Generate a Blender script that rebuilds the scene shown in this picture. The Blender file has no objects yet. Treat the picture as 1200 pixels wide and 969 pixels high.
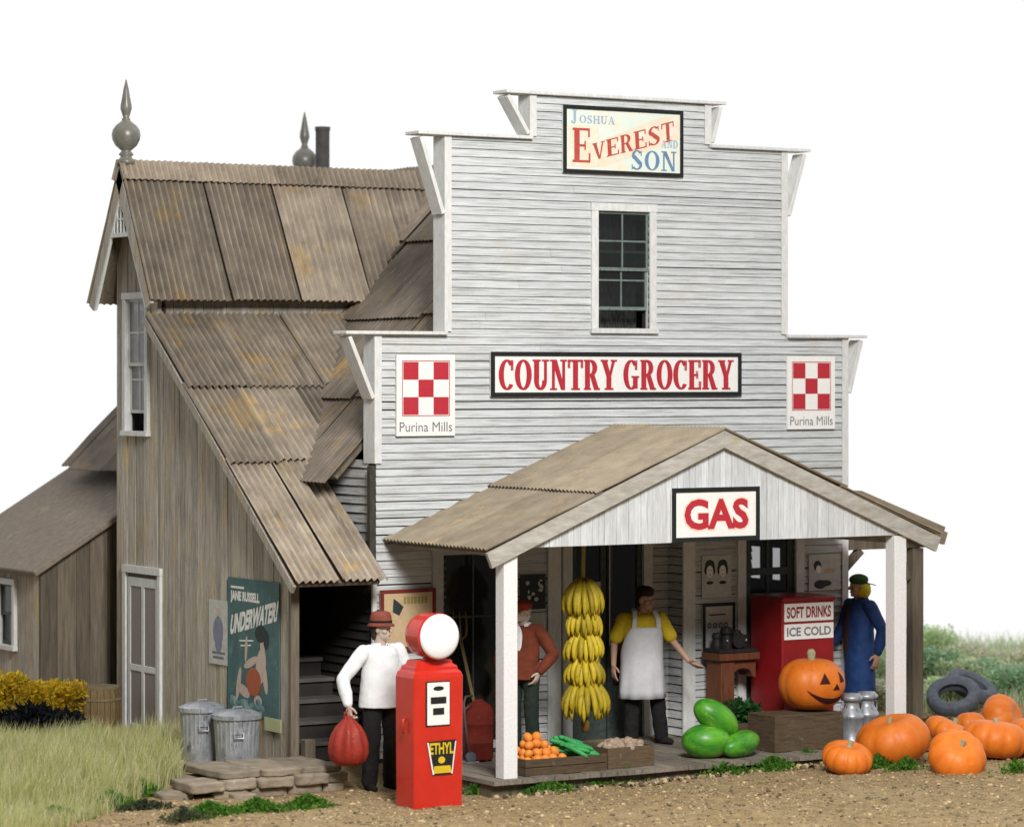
import bpy, bmesh, math, random
from mathutils import Vector, Matrix, noise as mnoise
R = math.radians
random.seed(11)
rnd = random.uniform
sc = bpy.context.scene
col = sc.collection

# ------------------------------------------------------------------ camera, backdrop, lamps, exposure
F_PX, YAW, CAM_H = 3680.0, R(32), 4.15          # focal length in pixels of the 1200 px wide photograph
SN, CS = math.sin(YAW), math.cos(YAW)
D0, R0 = 32.5, 1.413
CAM = Vector((-(D0*SN-R0*CS), -(D0*CS+R0*SN), CAM_H))
cd = bpy.data.cameras.new('camera'); co = bpy.data.objects.new('camera', cd); col.objects.link(co)
co.location = CAM; co.rotation_euler = (R(90), 0, -YAW)
cd.sensor_width = 36; cd.lens = 36*F_PX/1200; cd.shift_y = -44.5/1200
cd.clip_start = .5; cd.clip_end = 400
cd.dof.use_dof = True; cd.dof.focus_distance = 32.6; cd.dof.aperture_fstop = 1.0
sc.camera = co

w = bpy.data.worlds.new('World'); sc.world = w; w.use_nodes = True
def studio_world():        # a white sweep behind and above the model, a dimmer room on the camera's side
    nt = w.node_tree; N = nt.nodes; L = nt.links; bg = N['Background']; bg.inputs[1].default_value = 1.0
    tc = N.new('ShaderNodeTexCoord'); dt = N.new('ShaderNodeVectorMath'); dt.operation = 'DOT_PRODUCT'
    dt.inputs[1].default_value = Vector((SN*.9, CS*.9, .45)).normalized()
    L.new(tc.outputs['Generated'], dt.inputs[0])
    mr = N.new('ShaderNodeMapRange'); mr.inputs[1].default_value = -.25; mr.inputs[2].default_value = .55
    mr.inputs[3].default_value = .14; mr.inputs[4].default_value = 1.02
    L.new(dt.outputs['Value'], mr.inputs[0]); L.new(mr.outputs[0], bg.inputs[0])
studio_world()

def area(name, loc, target, size, power, colr=(1, 1, 1)):
    l = bpy.data.lights.new(name, 'AREA'); l.shape = 'SQUARE'; l.size = size; l.energy = power; l.color = colr
    o = bpy.data.objects.new(name, l); col.objects.link(o); o.location = loc
    o.rotation_euler = (Vector(target)-Vector(loc)).to_track_quat('-Z', 'Y').to_euler()
area('softbox_lamp', (-5, -16, 12.5), (2, 0, 2.2), 4.5, 4500, (1, .985, .96))

sc.view_settings.view_transform = 'Standard'; sc.view_settings.look = 'None'
sc.view_settings.exposure = 0; sc.view_settings.gamma = 1; sc.view_settings.use_curve_mapping = False

# ------------------------------------------------------------------ photograph pixel -> point on a known plane of the place
def _ray(px, py):
    a = (px-600)/F_PX
    return Vector((SN+a*CS, CS-a*SN, (440-py)/F_PX))
def at_x(px, py, x): d = _ray(px, py); return CAM+d*((x-CAM.x)/d.x)
def at_y(px, py, y): d = _ray(px, py); return CAM+d*((y-CAM.y)/d.y)
def at_z(px, py, z): d = _ray(px, py); return CAM+d*((z-CAM.z)/d.z)
def sstep(a, b, t): t = max(0, min(1, (t-a)/(b-a))); return t*t*(3-2*t)
def ground_z(x, y):
    s = sstep(-1.3, .8, y)
    left = sstep(0, -2.5, x)
    g = .2*s + (1-s)*.016*max(0, min(x, 8)) + .05*left*(1-s)
    return g
def at_g(px, py):
    z = 0
    for _ in range(12):
        p = at_z(px, py, z); z = ground_z(p.x, p.y)
    return Vector((p.x, p.y, z))

# ------------------------------------------------------------------ tagging
def tag(o, label=None, cat=None, group=None, kind=None):
    if label: o['label'] = label
    if cat: o['category'] = cat
    if group: o['group'] = group
    if kind: o['kind'] = kind
    return o
def empty(name, loc=(0, 0, 0), rz=0, label=None, cat=None, group=None, parent=None):
    o = bpy.data.objects.new(name, None); col.objects.link(o)
    o.location = loc; o.rotation_euler = (0, 0, rz); o.empty_display_size = .1
    if parent: o.parent = parent
    return tag(o, label, cat, group)
def copy_tree(o, parent=None):
    c = o.copy(); col.objects.link(c)
    if parent: c.parent = parent
    for ch in [k for k in bpy.data.objects if k.parent == o]: copy_tree(ch, c)
    return c

# ------------------------------------------------------------------ materials
def rgba(c): return (c[0], c[1], c[2], 1)
MATS = {}
def mat(name, c1, c2=None, scale=6, stretch=(1, 1, 1), rough=.8, tone=0., dirt=None, bump=0., spec=.3, metal=0., alpha=1, lo=.3, hi=.7, speck=None, coat=0, attr_col=False):
    m = bpy.data.materials.new(name); m.use_nodes = True; nt = m.node_tree; N = nt.nodes; L = nt.links
    b = N['Principled BSDF']
    b.inputs['Roughness'].default_value = rough; b.inputs['Specular IOR Level'].default_value = spec
    b.inputs['Metallic'].default_value = metal; b.inputs['Alpha'].default_value = alpha
    b.inputs['Coat Weight'].default_value = coat
    tc = N.new('ShaderNodeTexCoord'); mp = N.new('ShaderNodeMapping'); mp.inputs['Scale'].default_value = stretch
    L.new(tc.outputs['Object'], mp.inputs['Vector'])
    nz = N.new('ShaderNodeTexNoise'); nz.inputs['Scale'].default_value = scale; nz.inputs['Detail'].default_value = 8; nz.inputs['Roughness'].default_value = .65
    L.new(mp.outputs[0], nz.inputs['Vector'])
    cr = N.new('ShaderNodeValToRGB'); cr.color_ramp.elements[0].position = lo; cr.color_ramp.elements[1].position = hi
    cr.color_ramp.elements[0].color = rgba(c2 or c1); cr.color_ramp.elements[1].color = rgba(c1)
    L.new(nz.outputs['Fac'], cr.inputs[0]); out = cr.outputs[0]
    if attr_col:
        a = N.new('ShaderNodeAttribute'); a.attribute_name = 'tint'
        mx = N.new('ShaderNodeMix'); mx.data_type = 'RGBA'; mx.blend_type = 'MULTIPLY'; mx.inputs[0].default_value = 1
        L.new(out, mx.inputs[6]); L.new(a.outputs['Color'], mx.inputs[7]); out = mx.outputs[2]
    for k, d in enumerate((dirt or [])):
        dc, dscale, dst, dlo, dhi = d
        mp2 = N.new('ShaderNodeMapping'); mp2.inputs['Scale'].default_value = dst; mp2.inputs['Location'].default_value = (3.1+k*7, 1.7, 5.3)
        L.new(tc.outputs['Object'], mp2.inputs['Vector'])
        n2 = N.new('ShaderNodeTexNoise'); n2.inputs['Scale'].default_value = dscale; n2.inputs['Detail'].default_value = 6; n2.inputs['Roughness'].default_value = .7
        L.new(mp2.outputs[0], n2.inputs['Vector'])
        r2 = N.new('ShaderNodeMapRange'); r2.inputs[1].default_value = dlo; r2.inputs[2].default_value = dhi; r2.clamp = True
        L.new(n2.outputs['Fac'], r2.inputs[0])
        mx = N.new('ShaderNodeMix'); mx.data_type = 'RGBA'; L.new(r2.outputs[0], mx.inputs[0])
        L.new(out, mx.inputs[6]); mx.inputs[7].default_value = rgba(dc); out = mx.outputs[2]
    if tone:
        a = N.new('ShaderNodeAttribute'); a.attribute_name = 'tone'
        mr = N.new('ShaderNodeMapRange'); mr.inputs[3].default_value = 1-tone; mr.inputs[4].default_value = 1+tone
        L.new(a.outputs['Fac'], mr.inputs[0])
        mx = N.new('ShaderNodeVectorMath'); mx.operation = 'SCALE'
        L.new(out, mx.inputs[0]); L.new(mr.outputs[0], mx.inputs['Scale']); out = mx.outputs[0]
    L.new(out, b.inputs['Base Color'])
    if bump:
        bp = N.new('ShaderNodeBump'); bp.inputs['Strength'].default_value = bump; bp.inputs['Distance'].default_value = .02
        L.new(nz.outputs['Fac'], bp.inputs['Height']); L.new(bp.outputs[0], b.inputs['Normal'])
    MATS[name] = m; return m

white_clap = mat('white_clapboard_paint', (.675, .695, .70), (.47, .487, .49), 5, (.5, 1, 9), .75, .06,
    dirt=[((.27, .265, .25), 3.2, (.5, 1, 24), .49, .68), ((.48, .455, .40), 1.6, (1, 1, 1.4), .56, .78), ((.11, .105, .10), 7, (.45, 1, 34), .60, .69), ((.60, .62, .63), 40, (1, 1, 1), .6, .72)], bump=.35)
white_trim = mat('white_trim_paint', (.74, .745, .73), (.55, .555, .535), 9, (3, 3, 1), .7, .06,
    dirt=[((.36, .34, .29), 14, (3, 3, .8), .62, .78)], bump=.2)
white_post = mat('white_post_paint', (.84, .84, .84), (.74, .74, .73), 40, (1, 1, 1), .7, 0,
    dirt=[((.45, .45, .43), 55, (1, 1, 1), .62, .72)], bump=.3)
gable_paint = mat('gable_board_paint', (.69, .71, .715), (.46, .475, .48), 7, (6, 1, .6), .75, .12,
    dirt=[((.33, .32, .29), 6, (9, 1, .7), .6, .8)], bump=.2)
grey_wood = mat('weathered_grey_plank', (.56, .515, .44), (.25, .22, .18), 4, (8, 8, .6), .85, .20,
    dirt=[((.50, .38, .18), 2.2, (2.2, 2.2, .5), .53, .70), ((.09, .075, .06), 8, (8, 8, .4), .58, .70), ((.20, .18, .155), 40, (1, 1, .6), .58, .72)], bump=.5)
dark_wood = mat('dark_brown_plank', (.20, .165, .12), (.085, .07, .052), 4, (7, 7, .5), .85, .25,
    dirt=[((.05, .04, .03), 9, (7, 7, .35), .6, .75)], bump=.5)
fascia_wood = mat('weathered_fascia', (.50, .48, .43), (.30, .28, .24), 5, (1, 1, 4), .85, .1,
    dirt=[((.42, .34, .2), 3, (1, 1, 1), .58, .75), ((.18, .16, .14), 12, (1, 1, 5), .62, .76)], bump=.4)
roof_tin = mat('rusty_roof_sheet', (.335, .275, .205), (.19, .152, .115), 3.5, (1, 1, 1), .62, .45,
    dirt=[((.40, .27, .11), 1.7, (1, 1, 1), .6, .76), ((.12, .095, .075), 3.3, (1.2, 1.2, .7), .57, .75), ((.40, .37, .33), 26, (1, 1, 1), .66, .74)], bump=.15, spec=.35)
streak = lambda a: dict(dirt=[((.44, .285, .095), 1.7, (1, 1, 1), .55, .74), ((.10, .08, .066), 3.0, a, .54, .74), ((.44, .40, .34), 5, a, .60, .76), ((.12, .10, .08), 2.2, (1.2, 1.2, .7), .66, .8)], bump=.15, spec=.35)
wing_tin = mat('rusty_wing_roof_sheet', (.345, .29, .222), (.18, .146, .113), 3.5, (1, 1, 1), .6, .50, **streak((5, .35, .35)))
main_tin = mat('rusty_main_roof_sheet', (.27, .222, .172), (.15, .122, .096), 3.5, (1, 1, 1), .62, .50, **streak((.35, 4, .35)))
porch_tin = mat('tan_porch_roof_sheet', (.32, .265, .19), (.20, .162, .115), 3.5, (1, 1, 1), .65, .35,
    dirt=[((.46, .31, .13), 2.2, (1, 1, 1), .58, .75), ((.24, .2, .16), 3, (1, 1, 1), .6, .78)], bump=.15, spec=.3)
shed_tin = mat('brown_felt_shed_roof', (.27, .225, .18), (.18, .145, .115), 14, (1, 1, 1), .85, .08,
    dirt=[((.36, .31, .22), 3, (1, 1, 1), .58, .75), ((.16, .12, .10), 5, (1, 1, 1), .6, .75)], bump=.4)
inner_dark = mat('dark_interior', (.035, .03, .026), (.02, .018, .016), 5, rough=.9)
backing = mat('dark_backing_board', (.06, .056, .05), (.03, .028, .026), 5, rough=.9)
sash_green = mat('dark_green_sash', (.075, .10, .09), (.03, .045, .04), 20, rough=.6, dirt=[((.2, .22, .2), 30, (1, 1, 1), .66, .75)])
glass = mat('window_glass', (.03, .035, .035), (.02, .022, .022), 4, rough=.06, spec=.6, alpha=.45)
grey_glass = mat('dusty_glass', (.30, .31, .32), (.16, .17, .17), 8, (1, 1, 1), rough=.2, spec=.5, alpha=.8)
screen_mesh = mat('screen_mesh', (.31, .28, .25), (.22, .2, .18), 60, rough=.8)
black_paint = mat('black_frame_paint', (.02, .022, .022), (.012, .012, .012), 20, rough=.5)
sign_white = mat('sign_white', (.86, .85, .82), (.78, .77, .73), 30, rough=.6, dirt=[((.7, .62, .55), 16, (1, 1, 1), .62, .8)])
sign_cream = mat('sign_cream', (.74, .80, .70), (.66, .74, .68), 8, rough=.6, dirt=[((.85, .72, .55), 4, (1, 1, 1), .52, .7)])
sign_red = mat('sign_red', (.50, .03, .045), (.42, .025, .04), 30, rough=.55)
sign_pink = mat('sign_halo', (.9, .58, .45), (.86, .62, .5), 20, rough=.6)
sign_blue = mat('sign_blue', (.10, .19, .36), (.07, .14, .28), 30, rough=.55)
sign_paleblue = mat('sign_pale_blue', (.35, .46, .58), (.28, .38, .5), 30, rough=.55)
ink = mat('black_ink', (.05, .05, .055), (.03, .03, .03), 30, rough=.7)
grey_ink = mat('grey_ink', (.22, .22, .23), (.14, .14, .15), 30, rough=.7)
paper = mat('old_paper', (.62, .62, .58), (.45, .45, .42), 14, rough=.9, dirt=[((.34, .33, .3), 9, (1, 1, 1), .6, .75)])
paper_tan = mat('tan_paper', (.60, .44, .27), (.50, .36, .2), 14, rough=.9)
pump_red = mat('pump_red_enamel', (.62, .028, .014), (.52, .02, .011), 4, rough=.3, spec=.5, coat=.3)
dark_red = mat('cooler_red', (.30, .011, .014), (.21, .009, .011), 5, rough=.4, spec=.4)
globe_white = mat('milk_glass', (.92, .90, .92), (.88, .87, .89), 20, rough=.25, spec=.5)
steel = mat('galvanised_steel', (.48, .50, .53), (.26, .28, .31), 9, (1, 1, .5), rough=.42, metal=.45, lo=.35, hi=.65, dirt=[((.10, .105, .12), 14, (1.2, 1.2, .4), .55, .7), ((.80, .82, .85), 22, (1, 1, 1), .62, .72)], bump=.2)
chrome = mat('dull_chrome', (.7, .7, .7), (.5, .5, .5), 20, rough=.3, metal=.9)
iron = mat('black_iron', (.03, .028, .027), (.015, .014, .014), 20, rough=.55)
pewter = mat('finial_grey', (.23, .225, .19), (.14, .135, .115), 14, rough=.34, spec=.6, dirt=[((.3, .29, .25), 20, (1, 1, 1), .62, .75)])
stove_grey = mat('stovepipe_grey', (.10, .098, .095), (.065, .062, .06), 10, rough=.7)
pumpkin_o = mat('pumpkin_orange', (.80, .215, .02), (.68, .15, .012), 9, rough=.5, spec=.4, tone=.12, dirt=[((.80, .30, .05), 14, (1, 1, 1), .6, .76), ((.42, .10, .012), 7, (1, 1, 1), .62, .8)], bump=.12)
stem_tan = mat('pumpkin_stem', (.42, .40, .24), (.25, .24, .13), 20, rough=.8)
carve = mat('carved_dark_red', (.05, .008, .006), (.03, .006, .004), 20, rough=.8)
melon_g = mat('melon_green', (.12, .40, .022), (.028, .20, .018), 4, (.6, 2, 2), rough=.38, spec=.45, lo=.36, hi=.62, dirt=[((.36, .56, .05), 3, (.6, 1.8, 1.8), .58, .78)])
cuke_g = mat('cucumber_green', (.05, .36, .10), (.025, .22, .06), 18, rough=.5)
orange_c = mat('orange_fruit', (.78, .30, .05), (.66, .2, .03), 10, rough=.55, dirt=[((.8, .45, .2), 22, (1, 1, 1), .6, .75)], bump=.1)
potato_c = mat('potato_skin', (.42, .32, .24), (.27, .19, .13), 22, rough=.8, dirt=[((.62, .55, .47), 16, (1, 1, 1), .58, .72), ((.16, .11, .07), 14, (1, 1, 1), .6, .72)])
banana_c = mat('banana_yellow', (.50, .38, .025), (.34, .245, .013), 9, rough=.55, tone=.35, dirt=[((.12, .085, .015), 14, (1, 1, 1), .6, .74)])
rope_c = mat('yellow_rope', (.36, .29, .09), (.2, .16, .05), 40, rough=.9)
crate_w = mat('brown_crate_wood', (.13, .088, .05), (.065, .045, .028), 6, (1, 1, 6), rough=.85, tone=.2, dirt=[((.22, .17, .1), 8, (1, 1, 1), .6, .76)], bump=.4)
deck_w = mat('deck_plank', (.27, .235, .19), (.13, .11, .085), 5, (7, .7, 3), rough=.9, tone=.2, dirt=[((.35, .31, .25), 6, (4, 1, 1), .6, .75)], bump=.5)
stand_w = mat('red_brown_wood', (.19, .065, .03), (.10, .035, .018), 6, (4, 4, 1), rough=.5, dirt=[((.05, .02, .012), 7, (2, 2, 1), .6, .76)])
stone_c = mat('field_stone', (.36, .30, .225), (.19, .155, .115), 5, (1, 1, 1.6), rough=.9, tone=.2, dirt=[((.13, .115, .1), 6, (1, 1, 1), .58, .74), ((.52, .47, .39), 10, (1, 1, 1), .62, .76)], bump=.8)
barrel_w = mat('barrel_wood', (.20, .135, .06), (.11, .075, .038), 5, (6, 6, .6), rough=.8, tone=.18, bump=.4)
hoop_c = mat('barrel_hoop', (.22, .17, .10), (.13, .1, .06), 12, rough=.7)
rubber = mat('tyre_rubber', (.12, .135, .165), (.06, .07, .088), 12, rough=.65, spec=.3, dirt=[((.24, .26, .29), 16, (1, 1, 1), .62, .78)])
dirt_m = mat('dirt_ground', (.38, .275, .135), (.19, .13, .064), 9, rough=.95, lo=.3, hi=.72,
    dirt=[((.14, .10, .06), 24, (1, 1, 1), .62, .72), ((.48, .39, .25), 16, (1, 1, 1), .6, .74), ((.33, .25, .14), 1.1, (1, 1, 1), .52, .7)], bump=1.0)
pebble_m = mat('gravel', (.39, .30, .18), (.25, .185, .105), 3, rough=.95, tone=.75)
leaf_m = mat('leaf', (1, 1, 1), (.78, .78, .78), 6, rough=.75, attr_col=True, spec=.2)
skin_m = mat('painted_skin', (.50, .31, .22), (.42, .25, .18), 14, rough=.6)
skin_pale = mat('pale_painted_skin', (.56, .45, .36), (.45, .35, .28), 14, rough=.6)
eye_m = mat('eye_dark', (.12, .075, .055), rough=.4)
lip_m = mat('lip', (.32, .12, .09), rough=.6)
cloth_white = mat('white_cotton', (.84, .86, .87), (.74, .76, .78), 10, rough=.85)
cloth_apron = mat('apron_cotton', (.62, .62, .64), (.5, .5, .53), 8, rough=.85, dirt=[((.4, .4, .43), 9, (1, 1, 1), .6, .8)])
cloth_yellow = mat('yellow_cotton', (.66, .50, .025), (.5, .36, .015), 8, rough=.85)
cloth_black = mat('black_wool', (.018, .017, .017), (.01, .01, .01), 12, rough=.9)
cloth_brown = mat('red_brown_wool', (.20, .045, .02), (.11, .026, .014), 9, rough=.9)
cloth_green = mat('dark_green_wool', (.022, .036, .026), (.014, .022, .018), 9, rough=.9)
cloth_blue = mat('blue_denim', (.018, .058, .20), (.010, .030, .11), 9, rough=.75, dirt=[((.05, .11, .28), 12, (1, 1, 1), .62, .8)])
hat_red = mat('red_felt', (.40, .05, .022), (.28, .035, .016), 9, rough=.8)
hat_brown = mat('brown_red_felt', (.27, .07, .045), (.16, .042, .028), 9, rough=.8)
hat_dark = mat('dark_cap_cloth', (.03, .016, .014), (.02, .01, .01), 9, rough=.8)
hat_green = mat('dark_green_cap_cloth', (.04, .10, .02), (.018, .05, .012), 9, rough=.8)
hair_yellow = mat('yellow_hair', (.72, .62, .02), (.5, .4, .015), 30, rough=.7)
hair_white = mat('white_hair', (.6, .56, .5), (.45, .42, .37), 30, rough=.8)
hair_dark = mat('dark_hair', (.03, .02, .015), rough=.8)
bag_red = mat('red_bag_cloth', (.36, .035, .02), (.22, .02, .012), 9, rough=.6, dirt=[((.6, .16, .08), 10, (1, 1, 1), .62, .78)])
teal = mat('teal_poster_print', (.09, .175, .175), (.05, .11, .115), 6, rough=.7, dirt=[((.15, .30, .28), 8, (1, 1, 1), .58, .75)])
pale_print = mat('pale_print', (.62, .50, .42), (.48, .38, .32), 12, rough=.7)
orange_print = mat('orange_print', (.44, .115, .05), (.36, .09, .04), 12, rough=.7)
dark_print = mat('dark_print', (.035, .045, .05), (.02, .03, .03), 12, rough=.7)
wave_print = mat('wave_print', (.28, .42, .40), (.07, .17, .18), 9, (1, 1, 1), rough=.7, lo=.42, hi=.6)
label_print = mat('yellow_green_print', (.55, .58, .32), (.44, .48, .26), 14, rough=.7)
badge_yellow = mat('badge_yellow', (.72, .52, .02), (.62, .42, .02), 14, rough=.5)
blue_print = mat('grey_blue_print', (.26, .27, .36), (.18, .19, .26), 12, rough=.8)
gold_ink = mat('olive_ink', (.30, .26, .08), rough=.8)

def make_translucent(m):
    nt = m.node_tree; N = nt.nodes; L = nt.links; b = N['Principled BSDF']; src = b.inputs['Base Color'].links[0].from_socket
    tr = N.new('ShaderNodeBsdfTranslucent'); L.new(src, tr.inputs[0]); mx = N.new('ShaderNodeMixShader'); mx.inputs[0].default_value = .62
    L.new(b.outputs[0], mx.inputs[1]); L.new(tr.outputs[0], mx.inputs[2]); L.new(mx.outputs[0], N['Material Output'].inputs[0])
make_translucent(leaf_m)

# ------------------------------------------------------------------ mesh collector
class MB:
    def __init__(s): s.v = []; s.f = []; s.m = []; s.t = []; s.c = []
    def face(s, pts, m=0, t=.5, c=(1, 1, 1)):
        n = len(s.v); s.v += [Vector(p) for p in pts]; s.f.append(tuple(range(n, n+len(pts)))); s.m.append(m); s.t.append(t); s.c.append(c)
    def mesh(s, vs, fs, m=0, t=.5, c=(1, 1, 1)):
        n = len(s.v); s.v += [Vector(p) for p in vs]
        for f in fs: s.f.append(tuple(i+n for i in f)); s.m.append(m); s.t.append(t); s.c.append(c)
    def hexa(s, p, m=0, t=.5):      # p: 4 bottom points ccw, 4 top points
        s.mesh(p, [(3, 2, 1, 0), (4, 5, 6, 7), (0, 1, 5, 4), (1, 2, 6, 5), (2, 3, 7, 6), (3, 0, 4, 7)], m, t)
    def box(s, a, b, m=0, t=.5):
        x0, y0, z0 = [min(a[i], b[i]) for i in range(3)]; x1, y1, z1 = [max(a[i], b[i]) for i in range(3)]
        s.hexa([(x0, y0, z0), (x1, y0, z0), (x1, y1, z0), (x0, y1, z0), (x0, y0, z1), (x1, y0, z1), (x1, y1, z1), (x0, y1, z1)], m, t)
    def prism(s, poly, d, m=0, t=.5):   # poly: planar points, d: extrusion vector
        d = Vector(d); a = [Vector(p) for p in poly]; n = len(a)
        nr = Vector()
        for i in range(n): nr += a[i].cross(a[(i+1) % n])
        if nr.dot(d) > 0: a.reverse()
        s.mesh(a+[p+d for p in a], [tuple(range(n)), tuple(reversed(range(n, 2*n)))]+[((i+1) % n, i, i+n, (i+1) % n+n) for i in range(n)], m, t)
    def beam(s, p, q, wv, hv, m=0, t=.5):   # box from p to q with half-size vectors wv, hv
        p, q, wv, hv = map(Vector, (p, q, wv, hv))
        s.hexa([p-wv-hv, p+wv-hv, p+wv+hv, p-wv+hv, q-wv-hv, q+wv-hv, q+wv+hv, q-wv+hv], m, t)
    def tube(s, pts, rad, n=10, m=0, t=.5, caps=True):
        pts = [Vector(p) for p in pts]; rad = rad if isinstance(rad, (list, tuple)) else [rad]*len(pts)
        base = len(s.v); up = None
        for i, p in enumerate(pts):
            d = (pts[min(i+1, len(pts)-1)]-pts[max(i-1, 0)]).normalized()
            if up is None: up = Vector((0, 0, 1)) if abs(d.z) < .9 else Vector((1, 0, 0))
            a = (up-d*up.dot(d)).normalized(); up = a; b = d.cross(a)
            for k in range(n):
                g = 2*math.pi*k/n; s.v.append(p+(a*math.cos(g)+b*math.sin(g))*rad[i])
        for i in range(len(pts)-1):
            for k in range(n):
                k2 = (k+1) % n; s.f.append((base+i*n+k, base+i*n+k2, base+(i+1)*n+k2, base+(i+1)*n+k)); s.m.append(m); s.t.append(t); s.c.append((1, 1, 1))
        if caps:
            s.f.append(tuple(base+k for k in reversed(range(n)))); s.m.append(m); s.t.append(t); s.c.append((1, 1, 1))
            e = base+(len(pts)-1)*n; s.f.append(tuple(e+k for k in range(n))); s.m.append(m); s.t.append(t); s.c.append((1, 1, 1))
    def lathe(s, c, prof, n=24, m=0, t=.5, rib=None, axis='z'):   # prof: (r, h) from bottom to top
        c = Vector(c); base = len(s.v)
        for (r, h) in prof:
            for k in range(n):
                g = 2*math.pi*k/n; rr = r*(rib(g, h) if rib else 1)
                if axis == 'z': s.v.append(c+Vector((rr*math.cos(g), rr*math.sin(g), h)))
                else: s.v.append(c+Vector((rr*math.cos(g), -h, rr*math.sin(g))))
        for i in range(len(prof)-1):
            for k in range(n):
                k2 = (k+1) % n; s.f.append((base+i*n+k, base+i*n+k2, base+(i+1)*n+k2, base+(i+1)*n+k)); s.m.append(m); s.t.append(t); s.c.append((1, 1, 1))
        s.f.append(tuple(base+k for k in reversed(range(n)))); s.m.append(m); s.t.append(t); s.c.append((1, 1, 1))
        e = base+(len(prof)-1)*n; s.f.append(tuple(e+k for k in range(n))); s.m.append(m); s.t.append(t); s.c.append((1, 1, 1))
    def ball(s, c, r, rot=None, nu=18, nv=12, m=0, t=.5):
        c = Vector(c); r = (r, r, r) if not isinstance(r, (tuple, list)) else r; base = len(s.v)
        s.v.append(c+self_rot(rot, (0, 0, -r[2])))
        for j in range(1, nv):
            a = -math.pi/2+math.pi*j/nv
            for k in range(nu):
                g = 2*math.pi*k/nu; s.v.append(c+self_rot(rot, (r[0]*math.cos(a)*math.cos(g), r[1]*math.cos(a)*math.sin(g), r[2]*math.sin(a))))
        s.v.append(c+self_rot(rot, (0, 0, r[2]))); top = len(s.v)-1
        def add(f): s.f.append(f); s.m.append(m); s.t.append(t); s.c.append((1, 1, 1))
        for k in range(nu):
            k2 = (k+1) % nu; add((base, base+1+k2, base+1+k))
            for j in range(nv-2): add((base+1+j*nu+k, base+1+j*nu+k2, base+1+(j+1)*nu+k2, base+1+(j+1)*nu+k))
            add((base+1+(nv-2)*nu+k, base+1+(nv-2)*nu+k2, top))
    def build(s, name, mats, parent=None, origin=None, local=False, smooth=False, merge=False, bevel=0):
        mats = mats if isinstance(mats, (list, tuple)) else [mats]
        off = Vector()
        if parent is not None and not local:
            q = parent
            while q is not None: off += q.location; q = q.parent
        elif origin is not None: off = Vector(origin)
        me = bpy.data.meshes.new(name); me.from_pydata([tuple(v-off) for v in s.v], [], s.f)
        for k in mats: me.materials.append(k)
        me.polygons.foreach_set('material_index', s.m)
        at = me.attributes.new('tone', 'FLOAT', 'FACE'); at.data.foreach_set('value', s.t)
        if any(c != (1, 1, 1) for c in s.c):
            ac = me.attributes.new('tint', 'FLOAT_COLOR', 'FACE'); ac.data.foreach_set('color', [q for c in s.c for q in (c[0], c[1], c[2], 1)])
        if smooth: me.polygons.foreach_set('use_smooth', [True]*len(me.polygons))
        me.update()
        if merge:
            bm = bmesh.new(); bm.from_mesh(me); bmesh.ops.remove_doubles(bm, verts=bm.verts, dist=1e-4); bm.to_mesh(me); bm.free()
        if bevel:
            bm = bmesh.new(); bm.from_mesh(me)
            bmesh.ops.bevel(bm, geom=[e for e in bm.edges if len(e.link_faces) == 2 and e.calc_face_angle() > .6], offset=bevel, segments=1, affect='EDGES', clamp_overlap=True)
            bm.to_mesh(me); bm.free()
        o = bpy.data.objects.new(name, me); col.objects.link(o)
        if parent is not None: o.parent = parent
        elif origin is not None: o.location = origin
        return o
def self_rot(rot, v):
    v = Vector(v)
    return rot @ v if rot is not None else v
def jit(a): return Vector((rnd(-a, a), rnd(-a, a), rnd(-a, a)))
def rotm(x=0, y=0, z=0): return (Matrix.Rotation(z, 3, 'Z') @ Matrix.Rotation(y, 3, 'Y') @ Matrix.Rotation(x, 3, 'X'))

# ------------------------------------------------------------------ lettering
def text_shape(s, bold=0.):
    cu = bpy.data.curves.new('t', 'FONT'); cu.body = s; cu.offset = bold; cu.resolution_u = 3
    ob = bpy.data.objects.new('t', cu); col.objects.link(ob)
    dg = bpy.context.evaluated_depsgraph_get(); me = bpy.data.meshes.new_from_object(ob.evaluated_get(dg))
    vs = [(v.co.x, v.co.y) for v in me.vertices]; fs = [tuple(p.vertices) for p in me.polygons]
    bpy.data.objects.remove(ob); bpy.data.curves.remove(cu); bpy.data.meshes.remove(me)
    x0 = min(v[0] for v in vs); x1 = max(v[0] for v in vs); y0 = min(v[1] for v in vs); y1 = max(v[1] for v in vs)
    return [((v[0]-x0)/(x1-x0), (v[1]-y0)/(y1-y0)) for v in vs], fs
def put_text(mb, s, P, u, v, m=0, bold=0.):      # fills the parallelogram P, P+u, P+v
    vs, fs = text_shape(s, bold); P, u, v = Vector(P), Vector(u), Vector(v); nrm = u.cross(v)
    mb.mesh([P+u*a+v*b for a, b in vs], fs, m)
def rect(x0, y0, x1, y1): return ('p', [(x0, y0), (x1, y0), (x1, y1), (x0, y1)])
def P_(*pts): return ('p', list(pts))
def arc(cx, cy, rx, ry, tx, ty, a0, a1): return ('a', cx, cy, rx, ry, tx, ty, a0, a1)
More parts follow.
